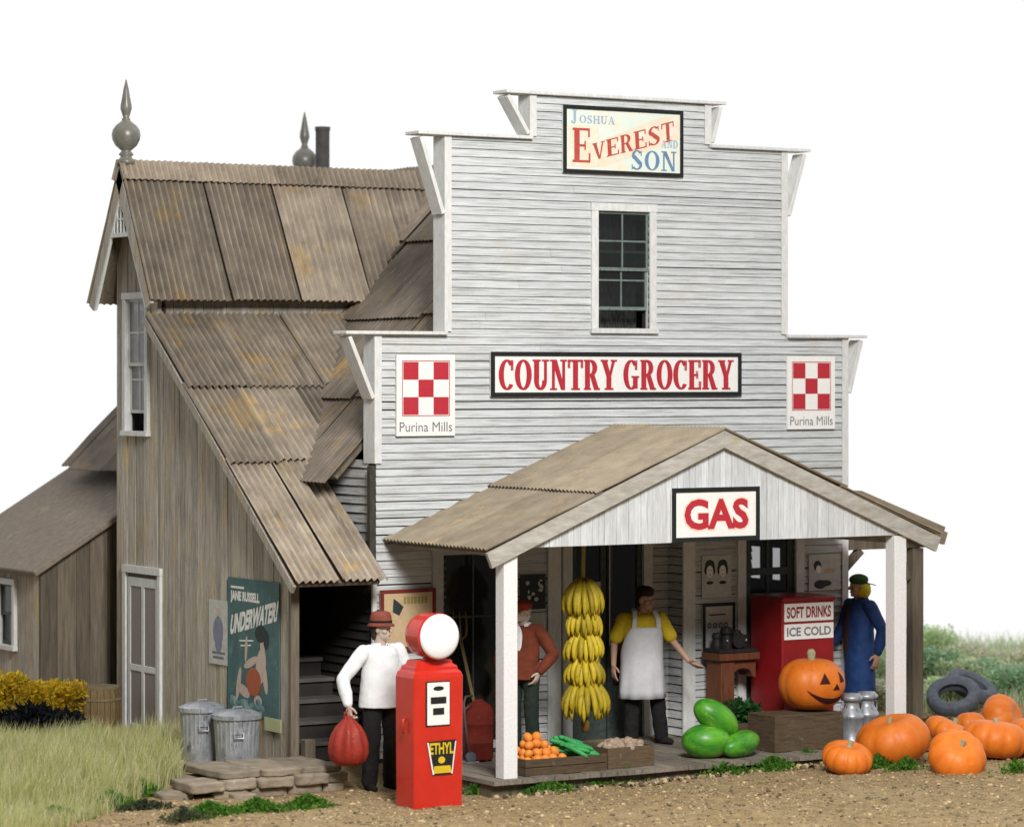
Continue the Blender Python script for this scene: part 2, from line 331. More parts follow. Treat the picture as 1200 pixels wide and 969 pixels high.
GL = {
 'E': (.64, [rect(.06, 0, .25, 1), rect(0, .93, .6, 1), rect(0, 0, .62, .07), rect(.2, .46, .46, .53), rect(.54, .74, .6, 1), rect(.56, 0, .62, .28), rect(.41, .37, .46, .63)]),
 'V': (.74, [P_((.04, 1), (.25, 1), (.44, 0), (.33, 0)), P_((.36, 0), (.44, 0), (.67, 1), (.58, 1)), rect(0, .94, .31, 1), rect(.5, .94, .74, 1)]),
 'R': (.76, [rect(.06, 0, .25, 1), rect(0, 0, .31, .06), rect(0, .94, .34, 1), arc(.3, .73, .32, .27, .18, .07, -90, 90), rect(.22, .46, .36, .53), P_((.3, .5), (.48, .5), (.72, 0), (.52, 0)), rect(.5, 0, .76, .06)]),
 'S': (.62, [arc(.31, .73, .27, .27, .15, .07, 30, 225), arc(.29, .27, .29, .27, .15, .07, -150, 45), P_((.10, .60), (.22, .74), (.52, .42), (.40, .26)), rect(.5, .72, .55, .98), rect(.03, .02, .08, .28)]),
 'T': (.72, [rect(.27, 0, .46, 1), rect(0, .93, .72, 1), rect(0, .72, .06, 1), rect(.66, .72, .72, 1), rect(.17, 0, .56, .06)]),
 'C': (.70, [arc(.38, .5, .38, .5, .19, .06, 42, 318), rect(.6, .64, .66, .98)]),
 'G': (.78, [arc(.38, .5, .38, .5, .19, .06, 42, 318), rect(.6, .66, .66, .98), rect(.50, .04, .68, .46), rect(.42, .40, .76, .46)]),
 'O': (.78, [arc(.39, .5, .39, .5, .19, .06, 0, 360)]),
 'U': (.78, [rect(.08, .3, .27, 1), rect(.58, .3, .66, 1), arc(.37, .32, .29, .32, .17, .07, 180, 360), rect(0, .94, .35, 1), rect(.47, .94, .77, 1)]),
 'N': (.80, [rect(.1, 0, .18, 1), rect(.62, 0, .70, 1), P_((.08, 1), (.28, 1), (.70, 0), (.56, 0)), rect(0, 0, .29, .06), rect(0, .94, .2, 1), rect(.51, .94, .80, 1)]),
 'Y': (.78, [P_((.04, 1), (.26, 1), (.47, .42), (.31, .42)), P_((.40, .42), (.47, .42), (.70, 1), (.61, 1)), rect(.30, 0, .49, .46), rect(0, .94, .32, 1), rect(.52, .94, .78, 1), rect(.2, 0, .6, .06)]),
 'J': (.50, [rect(.2, .2, .38, 1), rect(.1, .94, .48, 1), arc(.19, .2, .19, .2, .14, .07, 180, 360)]),
 'H': (.76, [rect(.06, 0, .24, 1), rect(.52, 0, .70, 1), rect(.2, .46, .55, .53), rect(0, 0, .3, .06), rect(.46, 0, .76, .06), rect(0, .94, .3, 1), rect(.46, .94, .76, 1)]),
 'A': (.80, [P_((.08, 0), (.16, 0), (.42, 1), (.34, 1)), P_((.34, 1), (.44, 1), (.72, 0), (.51, 0)), rect(.2, .3, .56, .36), rect(0, 0, .25, .06), rect(.43, 0, .80, .06)]),
 'D': (.74, [rect(.06, 0, .25, 1), arc(.28, .5, .44, .5, .19, .06, -90, 90), rect(0, 0, .34, .06), rect(0, .94, .34, 1)]),
 ' ': (.20, []),
}
def glyph(mb, ch, P, u, v, m=0):     # one serif letter: P origin, u per unit of width, v per unit of height
    P, u, v = Vector(P), Vector(u), Vector(v); n = u.cross(v).normalized(); k = 0
    for pr in GL[ch][1]:
        o = P+n*(.0004*k); k += 1
        if pr[0] == 'p': mb.face([o+u*x+v*y for x, y in pr[1]], m)
        else:
            _, cx, cy, rx, ry, tx, ty, a0, a1 = pr; st = 20
            for i in range(st):
                q = []
                for a, inn in ((a0+(a1-a0)*i/st, 1), (a0+(a1-a0)*i/st, 0), (a0+(a1-a0)*(i+1)/st, 0), (a0+(a1-a0)*(i+1)/st, 1)):
                    ax, ay = (rx-tx, ry-ty) if inn else (rx, ry)
                    q.append(o+u*(cx+ax*math.cos(R(a)))+v*(cy+ay*math.sin(R(a))))
                mb.face(q, m)
def serif(mb, s, P, u, v, gap=.09, m=0):     # fits the word into P, P+u, P+v
    tot = sum(GL[c][0] for c in s)+gap*(len(s)-1); x = 0; P, u, v = Vector(P), Vector(u), Vector(v)
    for c in s: glyph(mb, c, P+u*(x/tot), u/tot, v, m); x += GL[c][0]+gap

# ------------------------------------------------------------------ organic surfaces (voxel-merged volumes)
def organic(name, mb, m, parent, voxel=.008, smooth=4, wob=0., wscale=9., local=True, cut=None):
    me = bpy.data.meshes.new('raw'); me.from_pydata([tuple(v) for v in mb.v], [], mb.f); me.update()
    ob = bpy.data.objects.new('raw', me); col.objects.link(ob)
    rm = ob.modifiers.new('r', 'REMESH'); rm.mode = 'VOXEL'; rm.voxel_size = voxel; rm.use_smooth_shade = True
    if smooth:
        sm = ob.modifiers.new('s', 'SMOOTH'); sm.factor = .5; sm.iterations = smooth
    dg = bpy.context.evaluated_depsgraph_get(); res = bpy.data.meshes.new_from_object(ob.evaluated_get(dg))
    bpy.data.objects.remove(ob); bpy.data.meshes.remove(me)
    if wob:
        nv = [(v.co.copy(), v.normal.copy()) for v in res.vertices]
        for v, (c_, n_) in zip(res.vertices, nv): v.co = c_+n_*(mnoise.noise(c_*wscale)*wob+mnoise.noise(c_*wscale*2.3)*wob*.5)
    res.materials.clear(); res.materials.append(m); res.name = name
    res.polygons.foreach_set('use_smooth', [True]*len(res.polygons))
    o = bpy.data.objects.new(name, res); col.objects.link(o)
    if parent is not None: o.parent = parent
    return o
def chain(mb, pts, n=14):       # pts: (point, radius) ... rounded tapered limb
    for (p, r) in pts: mb.ball(p, r, nu=n, nv=8)
    for (p, r), (q, s) in zip(pts, pts[1:]): mb.tube([p, q], [r, s], n)

# ================================================================== THE SETTING
def build_ground():
    mb = MB(); nu, nv = 380, 290
    idx = []
    Rv = Vector((CS, -SN, 0)); Fv = Vector((SN, CS, 0))
    for j in range(nv+1):
        dep = 22.5+(44.2-22.5)*j/nv
        for i in range(nu+1):
            uu = -10.5+21.0*i/nu
            p = Vector((CAM.x, CAM.y, 0))+Fv*dep+Rv*uu
            z = ground_z(p.x, p.y)
            if not (-.1 < p.x < 7.3 and -.1 < p.y < 7.5):
                z += .03*mnoise.noise(p*1.3)+.016*mnoise.noise(p*5)+.012*mnoise.noise(p*14)
            mb.v.append(Vector((p.x, p.y, z)))
    for j in range(nv):
        for i in range(nu):
            a = j*(nu+1)+i; mb.f.append((a, a+1, a+nu+2, a+nu+1)); mb.m.append(0); mb.t.append(.5); mb.c.append((1, 1, 1))
    o = mb.build('ground', dirt_m, smooth=True); tag(o, kind='structure')
build_ground()

# ================================================================== THE STORE
store = empty('country_store', (0, 0, 0), label='weathered white false-front country store with rusty tin roofs and a grey plank side wing', cat='store')

# ---- corrugated sheets
def sheet(mb, P, u, v, W, Ln, pitch=.078, amp=.013, tone=None, th=.01, nv=5, lift=0., clip=None):
    P, u, v = Vector(P), Vector(u).normalized(), Vector(v).normalized(); n = u.cross(v).normalized()
    if n.z < 0: n = -n
    tone = rnd(0, 1) if tone is None else tone
    nu = max(8, int(W/pitch*8)); ph = rnd(0, 6); base = len(mb.v); sd = rnd(0, 99)
    for side in (0, 1):
        for j in range(nv+1):
            for i in range(nu+1):
                a = W*i/nu; b = Ln*j/nv
                h = amp*math.sin(2*math.pi*a/pitch+ph)+.008*mnoise.noise(Vector((a*2+sd, b*2, 0)))+lift*j/nv-side*th
                bb = b+(.006*mnoise.noise(Vector((a*6+sd, 3, 1))) if j in (0, nv) else 0)
                mb.v.append(P+u*a+v*bb+n*h)
    S = (nu+1)*(nv+1)
    def add(f): mb.f.append(f); mb.m.append(0); mb.t.append(tone); mb.c.append((1, 1, 1))
    q = lambda j, i: base+j*(nu+1)+i
    flip = (u.cross(v)).z < 0
    for j in range(nv):
        for i in range(nu):
            f = (q(j, i), q(j, i+1), q(j+1, i+1), q(j+1, i)); g = tuple(x+S for x in reversed(f))
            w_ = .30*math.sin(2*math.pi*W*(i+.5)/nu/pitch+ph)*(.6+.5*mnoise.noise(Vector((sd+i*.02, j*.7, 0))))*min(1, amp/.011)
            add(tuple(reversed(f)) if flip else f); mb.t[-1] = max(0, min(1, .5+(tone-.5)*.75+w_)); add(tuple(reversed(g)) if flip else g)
    for i in range(nu):
        for j in (0, nv): add((q(j, i), q(j, i+1), q(j, i+1)+S, q(j, i)+S))
    for j in range(nv):
        for i in (0, nu): add((q(j, i), q(j+1, i), q(j+1, i)+S, q(j, i)+S))

# ---- false front outline and openings (X, Z)
TIERS = [(-.0, 6.13, .15, 4.57), (.843, 5.27, 4.57, 6.66), (1.90, 4.215, 6.66, 7.14)]
OPEN = [(2.745, 3.42, 4.66, 5.93), (.79, 1.58, .30, 2.27), (2.26, 3.90, .15, 2.62), (4.71, 5.41, .15, 2.55)]
def spans(z):
    out = []
    for (a, b, z0, z1) in TIERS:
        if z0 <= z < z1: out = [(a, b)]
    for (a, b, z0, z1) in OPEN:
        if z0 <= z < z1:
            nw = []
            for (p, q) in out:
                if b <= p or a >= q: nw.append((p, q)); continue
                if p < a: nw.append((p, a))
                if q > b: nw.append((b, q))
            out = nw
    return out
mb = MB(); z = .17; cuts = sorted({o[2] for o in OPEN}|{o[3] for o in OPEN}|{t[2] for t in TIERS}|{t[3] for t in TIERS})
while z < 7.14:
    h = .086+rnd(-.002, .002); zt = min(z+h, 7.14); gap = max(.0015, (rnd(.0, .006) if random.random() < (.5 if z < 4.5 else .72) else rnd(.006, .014))*(1.25 if z < 4.5 else .8)); ez = [z+gap]+[c for c in cuts if z+gap+.004 < c < zt-.004]+[zt]
    sag = rnd(-.004, .004)
    for za, zb in zip(ez, ez[1:]):
        for (a, b) in spans((za+zb)/2):
            # break long boards at a joint
            xs = [a]+([rnd(a+.4, b-.4)] if b-a > 1.5 and random.random() < .10 else [])+[b]
            for xa, xb in zip(xs, xs[1:]):
                tn = rnd(0, 1); f = lambda zz: -.022+.019*(zz-z)/h
                s1, s2 = rnd(-.003, .003)+sag*.5, rnd(-.003, .003)+sag*.5
                if len(ez) > 2: s1 = s2 = 0
                x1 = xb-(.003 if xb != b else 0)
                mb.hexa([(xa, f(za), za+s1), (x1, f(za), za+s2), (x1, .0, za+s2), (xa, .0, za+s1),
                         (xa, f(zb), zb+s1*.5), (x1, f(zb), zb+s2*.5), (x1, .0, zb+s2*.5), (xa, .0, zb+s1*.5)], 0, tn)
    z = zt
# backing slab behind the boards, cut round the openings
for za, zb in zip(cuts, cuts[1:]):
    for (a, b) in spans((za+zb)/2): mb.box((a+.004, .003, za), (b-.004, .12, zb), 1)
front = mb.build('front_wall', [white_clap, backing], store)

# ---- caps, corner boards, brackets
def part(name, m, boxes, parent=store, bevel=0):
    q = MB()
    for a, b in boxes: q.box(a, b, 0, rnd(0, 1))
    return q.build(name, m, parent, bevel=bevel)
for (a, b, zc) in ((1.55, 4.42, 7.145), (.47, 1.885, 6.665), (4.23, 5.585, 6.665), (-.39, .828, 4.575), (5.285, 6.395, 4.575)):
    q = MB(); q.box((a, -.085, zc), (b, .20, zc+.035), 0, .5); q.build('cornice_board', white_trim, store, bevel=.004)
for (a, sgn, z0, z1) in ((0, -1, 3.24, 4.574), (.843, -1, 4.612, 6.664), (5.27, 1, 4.612, 6.664), (6.13, 1, .17, 4.574), (1.9, -1, 6.702, 7.144), (4.215, 1, 6.702, 7.144)):
    q = MB(); x0, x1 = (a-.03, a+.055) if sgn < 0 else (a-.055, a+.03)
    q.box((x0, -.035, z0), (x1, -.0225, z1), 0, .6)
    xo0, xo1 = (a-.03, a-.003) if sgn < 0 else (a+.003, a+.03)
    q.box((xo0, -.0225, z0), (xo1, .20, z1), 0, .3); q.build('corner_board', white_trim, store)
for (a, sgn, zc, dx, dz) in ((0, -1, 4.573, .33, .66), (.843, -1, 6.663, .32, .82), (1.9, -1, 7.143, .31, .42), (6.13, 1, 4.573, .22, .62), (5.27, 1, 6.663, .27, .72), (4.215, 1, 7.143, .16, .42)):
    p0 = Vector((a+sgn*(dx+.0), .06, zc-.012)); p1 = Vector((a+sgn*.045, .06, zc-dz))
    d = (p1-p0).normalized(); hv = Vector((d.z, 0, -d.x))*.022
    q = MB(); q.beam(p0+d*.012, p1, (0, .105, 0), hv, 0, .55); q.build('bracket', white_trim, store, bevel=.004)

# ---- windows
def window(name, box, plane, casing=.1, parent=store, frame_m=white_trim, sash_m=sash_green, gl=glass, raise_=0., cols=2, rows=2, side='y', sill=True, depth=.05):
    """box: (a0,a1,z0,z1) of the opening in the wall plane (y=plane or x=plane facing minus)"""
    a0, a1, z0, z1 = box
    def B(q, u0, u1, d0, d1, za, zb, m=0):
        if side == 'y': q.box((u0, plane+d0, za), (u1, plane+d1, zb), m, rnd(0, 1))
        else: q.box((plane+d0, u0, za), (plane+d1, u1, zb), m, rnd(0, 1))
    root = MB()
    B(root, a0-casing, a0, -.045, depth, z0-.0, z1); B(root, a1, a1+casing, -.045, depth, z0-.0, z1)
    B(root, a0-casing-.01, a1+casing+.01, -.05, depth, z1, z1+casing); 
    if sill: B(root, a0-casing-.015, a1+casing+.015, -.065, depth, z0-.055, z0)
    wo = root.build(name, frame_m, parent, bevel=.003)
    zm = (z0+z1)/2; s = .028
    def sash(za, zb, d, rws):
        q = MB(); 
        B(q, a0, a0+s, d, d+.02, za, zb); B(q, a1-s, a1, d, d+.02, za, zb); B(q, a0+s, a1-s, d, d+.02, zb-s, zb); B(q, a0+s, a1-s, d, d+.02, za, za+s*1.3)
        for i in range(1, cols):
            c = a0+(a1-a0)*i/cols; B(q, c-.009, c+.009, d+.002, d+.018, za+s*1.3, zb-s)
        for i in range(1, rws):
            c = za+(zb-za)*i/rws
            for k in range(cols):
                u0 = a0+s if k == 0 else a0+(a1-a0)*k/cols+.009; u1 = a1-s if k == cols-1 else a0+(a1-a0)*(k+1)/cols-.009
                B(q, u0, u1, d+.002, d+.018, c-.009, c+.009)
        so = q.build('sash', sash_m, wo)
        g = MB(); B(g, a0+.01, a1-.01, d+.008, d+.012, za+.01, zb-.01); g.build('pane', gl, wo)
    sash(zm-.01, z1, .0, rows); sash(z0+raise_, zm+.012+raise_, .024, rows if raise_ < .1 else max(1, rows-0))
    return wo
window('upper_window', (2.745, 3.42, 4.66, 5.93), 0., .085, raise_=.2, rows=2, sash_m=mat('pale_green_sash', (.20, .25, .23), (.10, .13, .12), 20, rough=.6, dirt=[((.05, .06, .055), 22, (1, 1, 1), .58, .7)]))
q = MB(); q.box((2.7, .35, 4.6), (3.5, .36, 6.0)); q.build('window_curtain', mat('dim_curtain', (.10, .10, .10), (.03, .03, .03), 9, (5, 1, 1), lo=.4, hi=.6), store)
# big shop window
q = MB(); 
for a, b in (((.665, -.05, .3), (.79, .05, 2.27)), ((1.58, -.05, .3), (1.69, .05, 2.27)), ((.655, -.055, 2.27), (1.70, .05, 2.365)), ((.655, -.07, .22), (1.70, .05, .3))): q.box(a, b, 0, .5)
sw = q.build('shop_window', mat('grey_window_trim', (.50, .51, .50), (.38, .39, .38), 12, dirt=[((.2, .2, .19), 20, (1, 1, 1), .62, .75)]), store)
q = MB(); q.box((.79, .012, .3), (1.58, .016, 2.27)); q.build('pane', glass, sw)
q = MB(); q.box((1.175, .0, .3), (1.195, .028, 2.27)); q.box((.79, .0, 1.6), (1.175, .028, 1.62)); q.box((1.195, .0, 1.6), (1.58, .028, 1.62)); q.build('glazing_bar', sash_green, sw)
q = MB()      # net curtain edge seen behind the glass
for i in range(9): q.ball((.86+rnd(-.012, .012), .06, 2.2-i*.075), .02, nu=8, nv=6)
q.build('lace_edge', cloth_white, sw)
# recessed entrance: back wall, return wall, trims, door pair
q = MB(); zz = .17
while zz < 2.6:
    t = rnd(0, 1)
    for (a, b) in ((2.262, 2.476), (3.654, 3.898)):
        q.hexa([(a, .281, zz+.01), (b, .281, zz+.01), (b, .30, zz+.01), (a, .30, zz+.01), (a, .297, zz+.094), (b, .297, zz+.094), (b, .30, zz+.094), (a, .30, zz+.094)], 0, t)
    t = rnd(0, 1)
    for (x0, x1, s_) in ((2.24, 2.26, 1), (3.9, 3.92, -1)):
        xa = x1+.02*0 if s_ > 0 else x0
        xin0, xin1 = (x1+.019, x1+.003) if s_ > 0 else (x0-.019, x0-.003)
        q.hexa([(min(xa, xin0), .005, zz+.014), (max(xa, xin0), .005, zz+.014), (max(xa, xin0), .28, zz+.014), (min(xa, xin0), .28, zz+.014),
                (min(xa, xin1), .005, zz+.094), (max(xa, xin1), .005, zz+.094), (max(xa, xin1), .28, zz+.094), (min(xa, xin1), .28, zz+.094)], 0, t)
    zz += .094
q.box((2.1, .302, .15), (2.598, .36, 2.7), 1); q.box((3.54, .302, .15), (4.0, .36, 2.7), 1); q.box((2.262, 0, 2.622), (3.898, .4, 2.7), 1)
q.box((2.2, .122, .15), (2.258, .302, 2.62), 1); q.box((3.902, .122, .15), (3.96, .302, 2.62), 1)
q.build('entrance_recess_wall', [white_clap, backing], store)
part('entrance_trim', white_trim, [((2.10, -.04, .17), (2.262, -.0225, 2.62))]); part('entrance_trim', white_trim, [((3.86, -.045, .17), (4.02, -.0225, 2.62))])
dr = MB()
for a, b in (((2.476, .25, .17), (2.598, .30, 2.6)), ((3.54, .25, .17), (3.654, .30, 2.6))): dr.box(a, b, 0, .4)
door = dr.build('entrance_door', white_trim, store)
q = MB()
for (a, b) in ((2.60, 3.06), (3.08, 3.54)):
    q.box((a, .29, .17), (a+.07, .33, 2.55)); q.box((b-.07, .29, .17), (b, .33, 2.55)); q.box((a+.07, .29, .17), (b-.07, .33, .75)); q.box((a+.07, .29, 1.32), (b-.07, .33, 1.39)); q.box((a+.07, .29, 2.45), (b-.07, .33, 2.55))
q.build('door_leaf', sash_green, door)
q = MB(); q.box((2.67, .305, .75), (2.99, .309, 2.45)); q.box((3.15, .305, .75), (3.47, .309, 2.45)); q.build('pane', glass, door)
q = MB(); q.tube([(3.1, .28, 1.2), (3.1, .28, 2.45)], .007, 6); q.build('door_pull', chrome, door)
# right hand door with glass, daylight from the side window shows through it
q = MB()
for a, b in (((4.60, -.05, .17), (4.71, .05, 2.55)), ((5.41, -.05, .17), (5.52, .05, 2.55)), ((4.59, -.055, 2.55), (5.53, .05, 2.64))): q.box(a, b, 0, .5)
d2 = q.build('side_entrance_door', white_trim, store)
q = MB(); 
for a, b in (((4.71, .0, .17), (4.80, .035, 2.55)), ((5.32, .0, .17), (5.41, .035, 2.55)), ((4.80, .0, .17), (5.32, .035, 1.72)), ((4.80, .0, 1.92), (5.32, .035, 2.0)), ((4.80, .0, 2.45), (5.32, .035, 2.55)), ((5.03, .002, 1.72), (5.06, .033, 1.92)), ((5.03, .002, 2.0), (5.06, .033, 2.45))): q.box(a, b, 0, .5)
q.build('door_leaf', sash_green, d2)
q = MB(); q.box((4.79, .014, 1.71), (5.33, .018, 2.46)); q.build('pane', glass, d2)

# ---- body of the main block behind the false front
RIDGE_X, RIDGE_Z, EAVE_X, EAVE_Z = 3.06, 6.60, -.36, 3.08
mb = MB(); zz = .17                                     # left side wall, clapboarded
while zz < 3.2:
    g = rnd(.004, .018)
    mb.hexa([(-.022, .125, zz+g), (0, .125, zz+g), (0, 4.6, zz+g), (-.022, 4.6, zz+g), (-.004, .125, zz+.094), (0, .125, zz+.094), (0, 4.6, zz+.094), (-.004, 4.6, zz+.094)], 0 if zz > 2.0 else 2, rnd(0, 1)); zz += .094  # lower boards coloured near black for the shade inside the wing entry
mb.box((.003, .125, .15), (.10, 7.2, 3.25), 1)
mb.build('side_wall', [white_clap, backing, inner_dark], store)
mb = MB()                                               # right side wall with the window that lets daylight in
for a, b in (((6.0, .125, .15), (6.1, 1.05, 3.25)), ((6.0, 1.75, .15), (6.1, 7.2, 3.25)), ((6.0, 1.05, .15), (6.1, 1.75, 1.76)), ((6.0, 1.05, 2.14), (6.1, 1.75, 3.25)), ((6.0, 1.32, 1.76), (6.1, 1.44, 2.14))): mb.box(a, b, 1)
zz = .17
while zz < 3.2:
    for (y0, y1) in (((.125, 1.05), (1.75, 7.2)) if 1.6 < zz < 2.28 else ((.125, 7.2),)):
        mb.hexa([(6.1, y0, zz+.01), (6.122, y0, zz+.01), (6.122, y1, zz+.01), (6.1, y1, zz+.01), (6.1, y0, zz+.094), (6.104, y0, zz+.094), (6.104, y1, zz+.094), (6.1, y1, zz+.094)], 0, rnd(0, 1))
    zz += .094
mb.build('side_wall', [white_clap, backing], store)
mb = MB(); mb.prism([(.1, 7.2, .15), (6.0, 7.2, .15), (6.0, 7.2, 3.2), (3.06, 7.2, 6.4), (.1, 7.2, 3.2)], (0, .08, 0)); mb.build('rear_wall', grey_wood, store)
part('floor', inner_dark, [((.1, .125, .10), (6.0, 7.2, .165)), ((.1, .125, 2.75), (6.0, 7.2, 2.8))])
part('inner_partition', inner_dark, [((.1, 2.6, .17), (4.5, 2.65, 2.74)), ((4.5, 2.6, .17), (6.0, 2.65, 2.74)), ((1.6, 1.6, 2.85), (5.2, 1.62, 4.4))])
# main roof: overlapping tin sheets, both slopes
mb = MB(); dv = Vector((EAVE_X-RIDGE_X, 0, EAVE_Z-RIDGE_Z)); Ls = dv_len = dv.length; dv.normalize(); nrm = Vector((-dv.z*-1, 0, dv.x*-1))
for sx in (1, -1):
    d = Vector((dv.x*sx, 0, dv.z)); y = .30
    k = 0
    Ls = dv_len*(1 if sx > 0 else .885)
    while y < 7.3:
        wdt = min(.92, 7.45-y)
        rows = 4; lr = Ls/rows; wfull = wdt
        for r in range(rows):
            wdt = wfull
            n = Vector((-d.z, 0, d.x)) if sx < 0 else Vector((d.z*-1, 0, d.x)) 
            up = Vector((0, 1, 0)).cross(d); up = up if up.z > 0 else -up
            P = Vector((RIDGE_X, y, RIDGE_Z))+d*(lr*r)+up*(.022*(1+(k % 2)*.35)-.006*r)
            if r >= 2: wdt = min(wdt, 6.98-y)
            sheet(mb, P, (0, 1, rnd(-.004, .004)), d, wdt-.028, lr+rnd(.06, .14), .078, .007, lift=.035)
        y += wfull; k += 1
for sx in (1, -1):                                     # roof deck under the sheets
    d = Vector((dv.x*sx, 0, dv.z)); up = Vector((0, 1, 0)).cross(d); up = up if up.z > 0 else -up
    a = Vector((RIDGE_X, .28, RIDGE_Z)); b = a+d*(dv_len*(1 if sx > 0 else .885)-.04); mb.prism([a-up*.01, b-up*.01, b-up*.05, a-up*.05], (0, 6.65, 0), 1)
mb.build('main_roof', [main_tin, dark_wood], store, smooth=False)
mb = MB()
for sx in (1, -1):
    d = Vector((dv.x*sx, 0, dv.z)); up = Vector((0, 1, 0)).cross(d); up = up if up.z > 0 else -up
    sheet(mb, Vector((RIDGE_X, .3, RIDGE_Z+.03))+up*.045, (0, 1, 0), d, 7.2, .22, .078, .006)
mb.build('ridge_cap', roof_tin, store)

# ---- finials and stovepipe
FIN = [(.085, 0), (.10, .015), (.10, .05), (.07, .07), (.062, .09), (.085, .11), (.075, .125), (.05, .15), (.07, .165), (.12, .21), (.152, .27), (.162, .325), (.15, .385), (.115, .435), (.07, .47), (.045, .49), (.05, .505), (.035, .52), (.045, .56), (.064, .62), (.062, .66), (.045, .75), (.028, .85), (.006, .945)]
def finial(p):
    q = MB(); q.lathe(p, FIN, 24); q.build('finial', pewter, store, smooth=True)
finial((-1.12, 3.66, 6.50)); finial((3.06, 7.25, 6.58))
q = MB(); q.lathe((3.05, 6.75, 6.4), [(.09, 0), (.09, .85), (.098, .85), (.098, .90), (.07, .90), (.07, .86)], 20); q.build('stovepipe', stove_grey, store, smooth=False)

# ================================================================== plank wing on the left
WX = -1.0; WB = 4.16; RY, RZ_, EZ, HS = 3.66, 6.50, 4.98, .80      # end wall, rear corner, ridge, eave, half span
LT_T = (2.92, 4.72); LT_B = (-.47, 2.02)                            # lean-to top and bottom (Y, Z)
def lean_z(y): return LT_T[1]+(y-LT_T[0])*(LT_T[1]-LT_B[1])/(LT_T[0]-LT_B[0])
def prof_top(y):
    if y < 3.1: return lean_z(y)-.06
    return EZ+(RZ_-EZ)*(1-abs(y-RY)/HS)-.07
W_OPEN = [(3.33, 3.88, 3.52, 5.03), (3.03, 3.86, .22, 1.98)]
mb = MB(); y = .0
while y < WB-.001:
    wd = rnd(.10, .19); y2 = min(y+wd, WB)
    for brk in (3.1, 3.66, 3.33, 3.88, 3.03, 3.86):
        if y+.004 < brk < y2-.004: y2 = brk
    ya, yb = y+.003, y2-.003; xo = rnd(-.008, .004); tn = rnd(0, 1); ym = (ya+yb)/2
    segs = [(.12, None)]
    cutz = [(o[2], o[3]) for o in W_OPEN if o[0] < ym < o[1]]
    zs = .12; parts = []
    for (c0, c1) in sorted(cutz): parts.append((zs, c0)); zs = c1
    parts.append((zs, None))
    for (z0, z1) in parts:
        ta = prof_top(ya) if z1 is None else z1; tb = prof_top(yb) if z1 is None else z1
        if min(ta, tb) <= z0+.01: continue
        mb.hexa([(WX+xo, ya, z0), (WX+.05, ya, z0), (WX+.05, yb, z0), (WX+xo, yb, z0), (WX+xo, ya, ta), (WX+.05, ya, ta), (WX+.05, yb, tb), (WX+xo, yb, tb)], 0, tn)
    y = y2
for (a, b, z0, z1) in ((.05, 3.03, .12, 2.0),):
    pass
mb.prism([(WX+.055, .02, .12), (WX+.055, 3.03, .12), (WX+.055, 3.03, lean_z(3.03)-.09), (WX+.055, .02, lean_z(.02)-.09)], (.03, 0, 0), 1)
mb.prism([(WX+.055, 3.03, 1.98), (WX+.055, 3.33, 1.98), (WX+.055, 3.33, 5.2), (WX+.055, 3.1, 5.0), (WX+.055, 3.03, 4.7)], (.03, 0, 0), 1)
mb.prism([(WX+.055, 3.88, .12), (WX+.055, WB, .12), (WX+.055, WB, 5.3), (WX+.055, 3.88, 5.8)], (.03, 0, 0), 1)
mb.prism([(WX+.055, 3.33, 1.98), (WX+.055, 3.88, 1.98), (WX+.055, 3.88, 3.52), (WX+.055, 3.33, 3.52)], (.03, 0, 0), 1)
mb.build('wing_end_wall', [grey_wood, backing], store)
mb = MB()                                               # rear wall of wing and the strip above the lean-to
x = WX+.06
while x < 2.4:
    x2 = x+rnd(.1, .18); t = rnd(0, 1)
    mb.box((x+.003, WB-.05, .12), (x2-.003, WB, EZ-.1), 0, t); mb.box((x+.003, 3.10, 4.5), (x2-.003, 3.15, EZ+.15), 0, t*.7); x = x2
mb.build('wing_wall', grey_wood, store)
part('corner_post', dark_wood, [((WX-.018, -.06, .15), (WX+.075, -.002, 1.99))])
part('wing_floor', inner_dark, [((WX+.09, 1.6, .15), (-.03, WB-.06, 1.0)), ((WX+.09, 1.0, 2.9), (-.03, WB-.06, 2.95)), ((WX+.1, 1.55, 1.0), (-.03, 1.59, 2.9)),])
q = MB()                                                # flight of entry steps inside the opening
for k in range(5): q.box((WX+.10, .05+.26*k, .2), (-.05, .05+.26*k+.3, .36+.19*k), 1); q.box((WX+.09, .02+.26*k, .36+.19*k), (-.045, .05+.26*k+.27, .40+.19*k), 0, .6)
q.build('entry_step', [mat('worn_step_board', (.115, .11, .10), (.06, .055, .05), 6, (1, 5, 5), tone=.2), inner_dark], store)
part('opening_trim', white_trim, [((-.05, -.03, .2), (-.001, .0, 2.0))])
q = MB(); q.box((-.90, -.15, .15), (-.78, -.03, .45)); q.build('newel_block', dark_wood, store, bevel=.01)

# wing upper roof
RL, RR = -1.20, 3.0
ln = math.hypot(HS, RZ_-EZ)
mb = MB()
for sg in (-1, 1):
    d = Vector((0, sg*HS, EZ-RZ_)).normalized(); x = RL
    k = 0
    while x < RR-.05:
        wd = min((.98, .86, .92)[k % 3], RR-x)
        up = Vector((1, 0, 0)).cross(d); up = up if up.z > 0 else -up
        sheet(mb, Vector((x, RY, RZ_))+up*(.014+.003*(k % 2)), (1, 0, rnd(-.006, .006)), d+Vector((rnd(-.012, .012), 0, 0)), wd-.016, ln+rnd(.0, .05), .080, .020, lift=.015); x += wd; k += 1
    a = Vector((RL+.02, RY, RZ_-.04)); b = a+d*(ln-.05); up = Vector((1, 0, 0)).cross(d); up = up if up.z > 0 else -up
    mb.prism([a-up*.01, b-up*.01, b-up*.05, a-up*.05], (RR-RL-.02, 0, 0), 1)
mb.build('wing_roof', [wing_tin, dark_wood], store)
mb = MB()
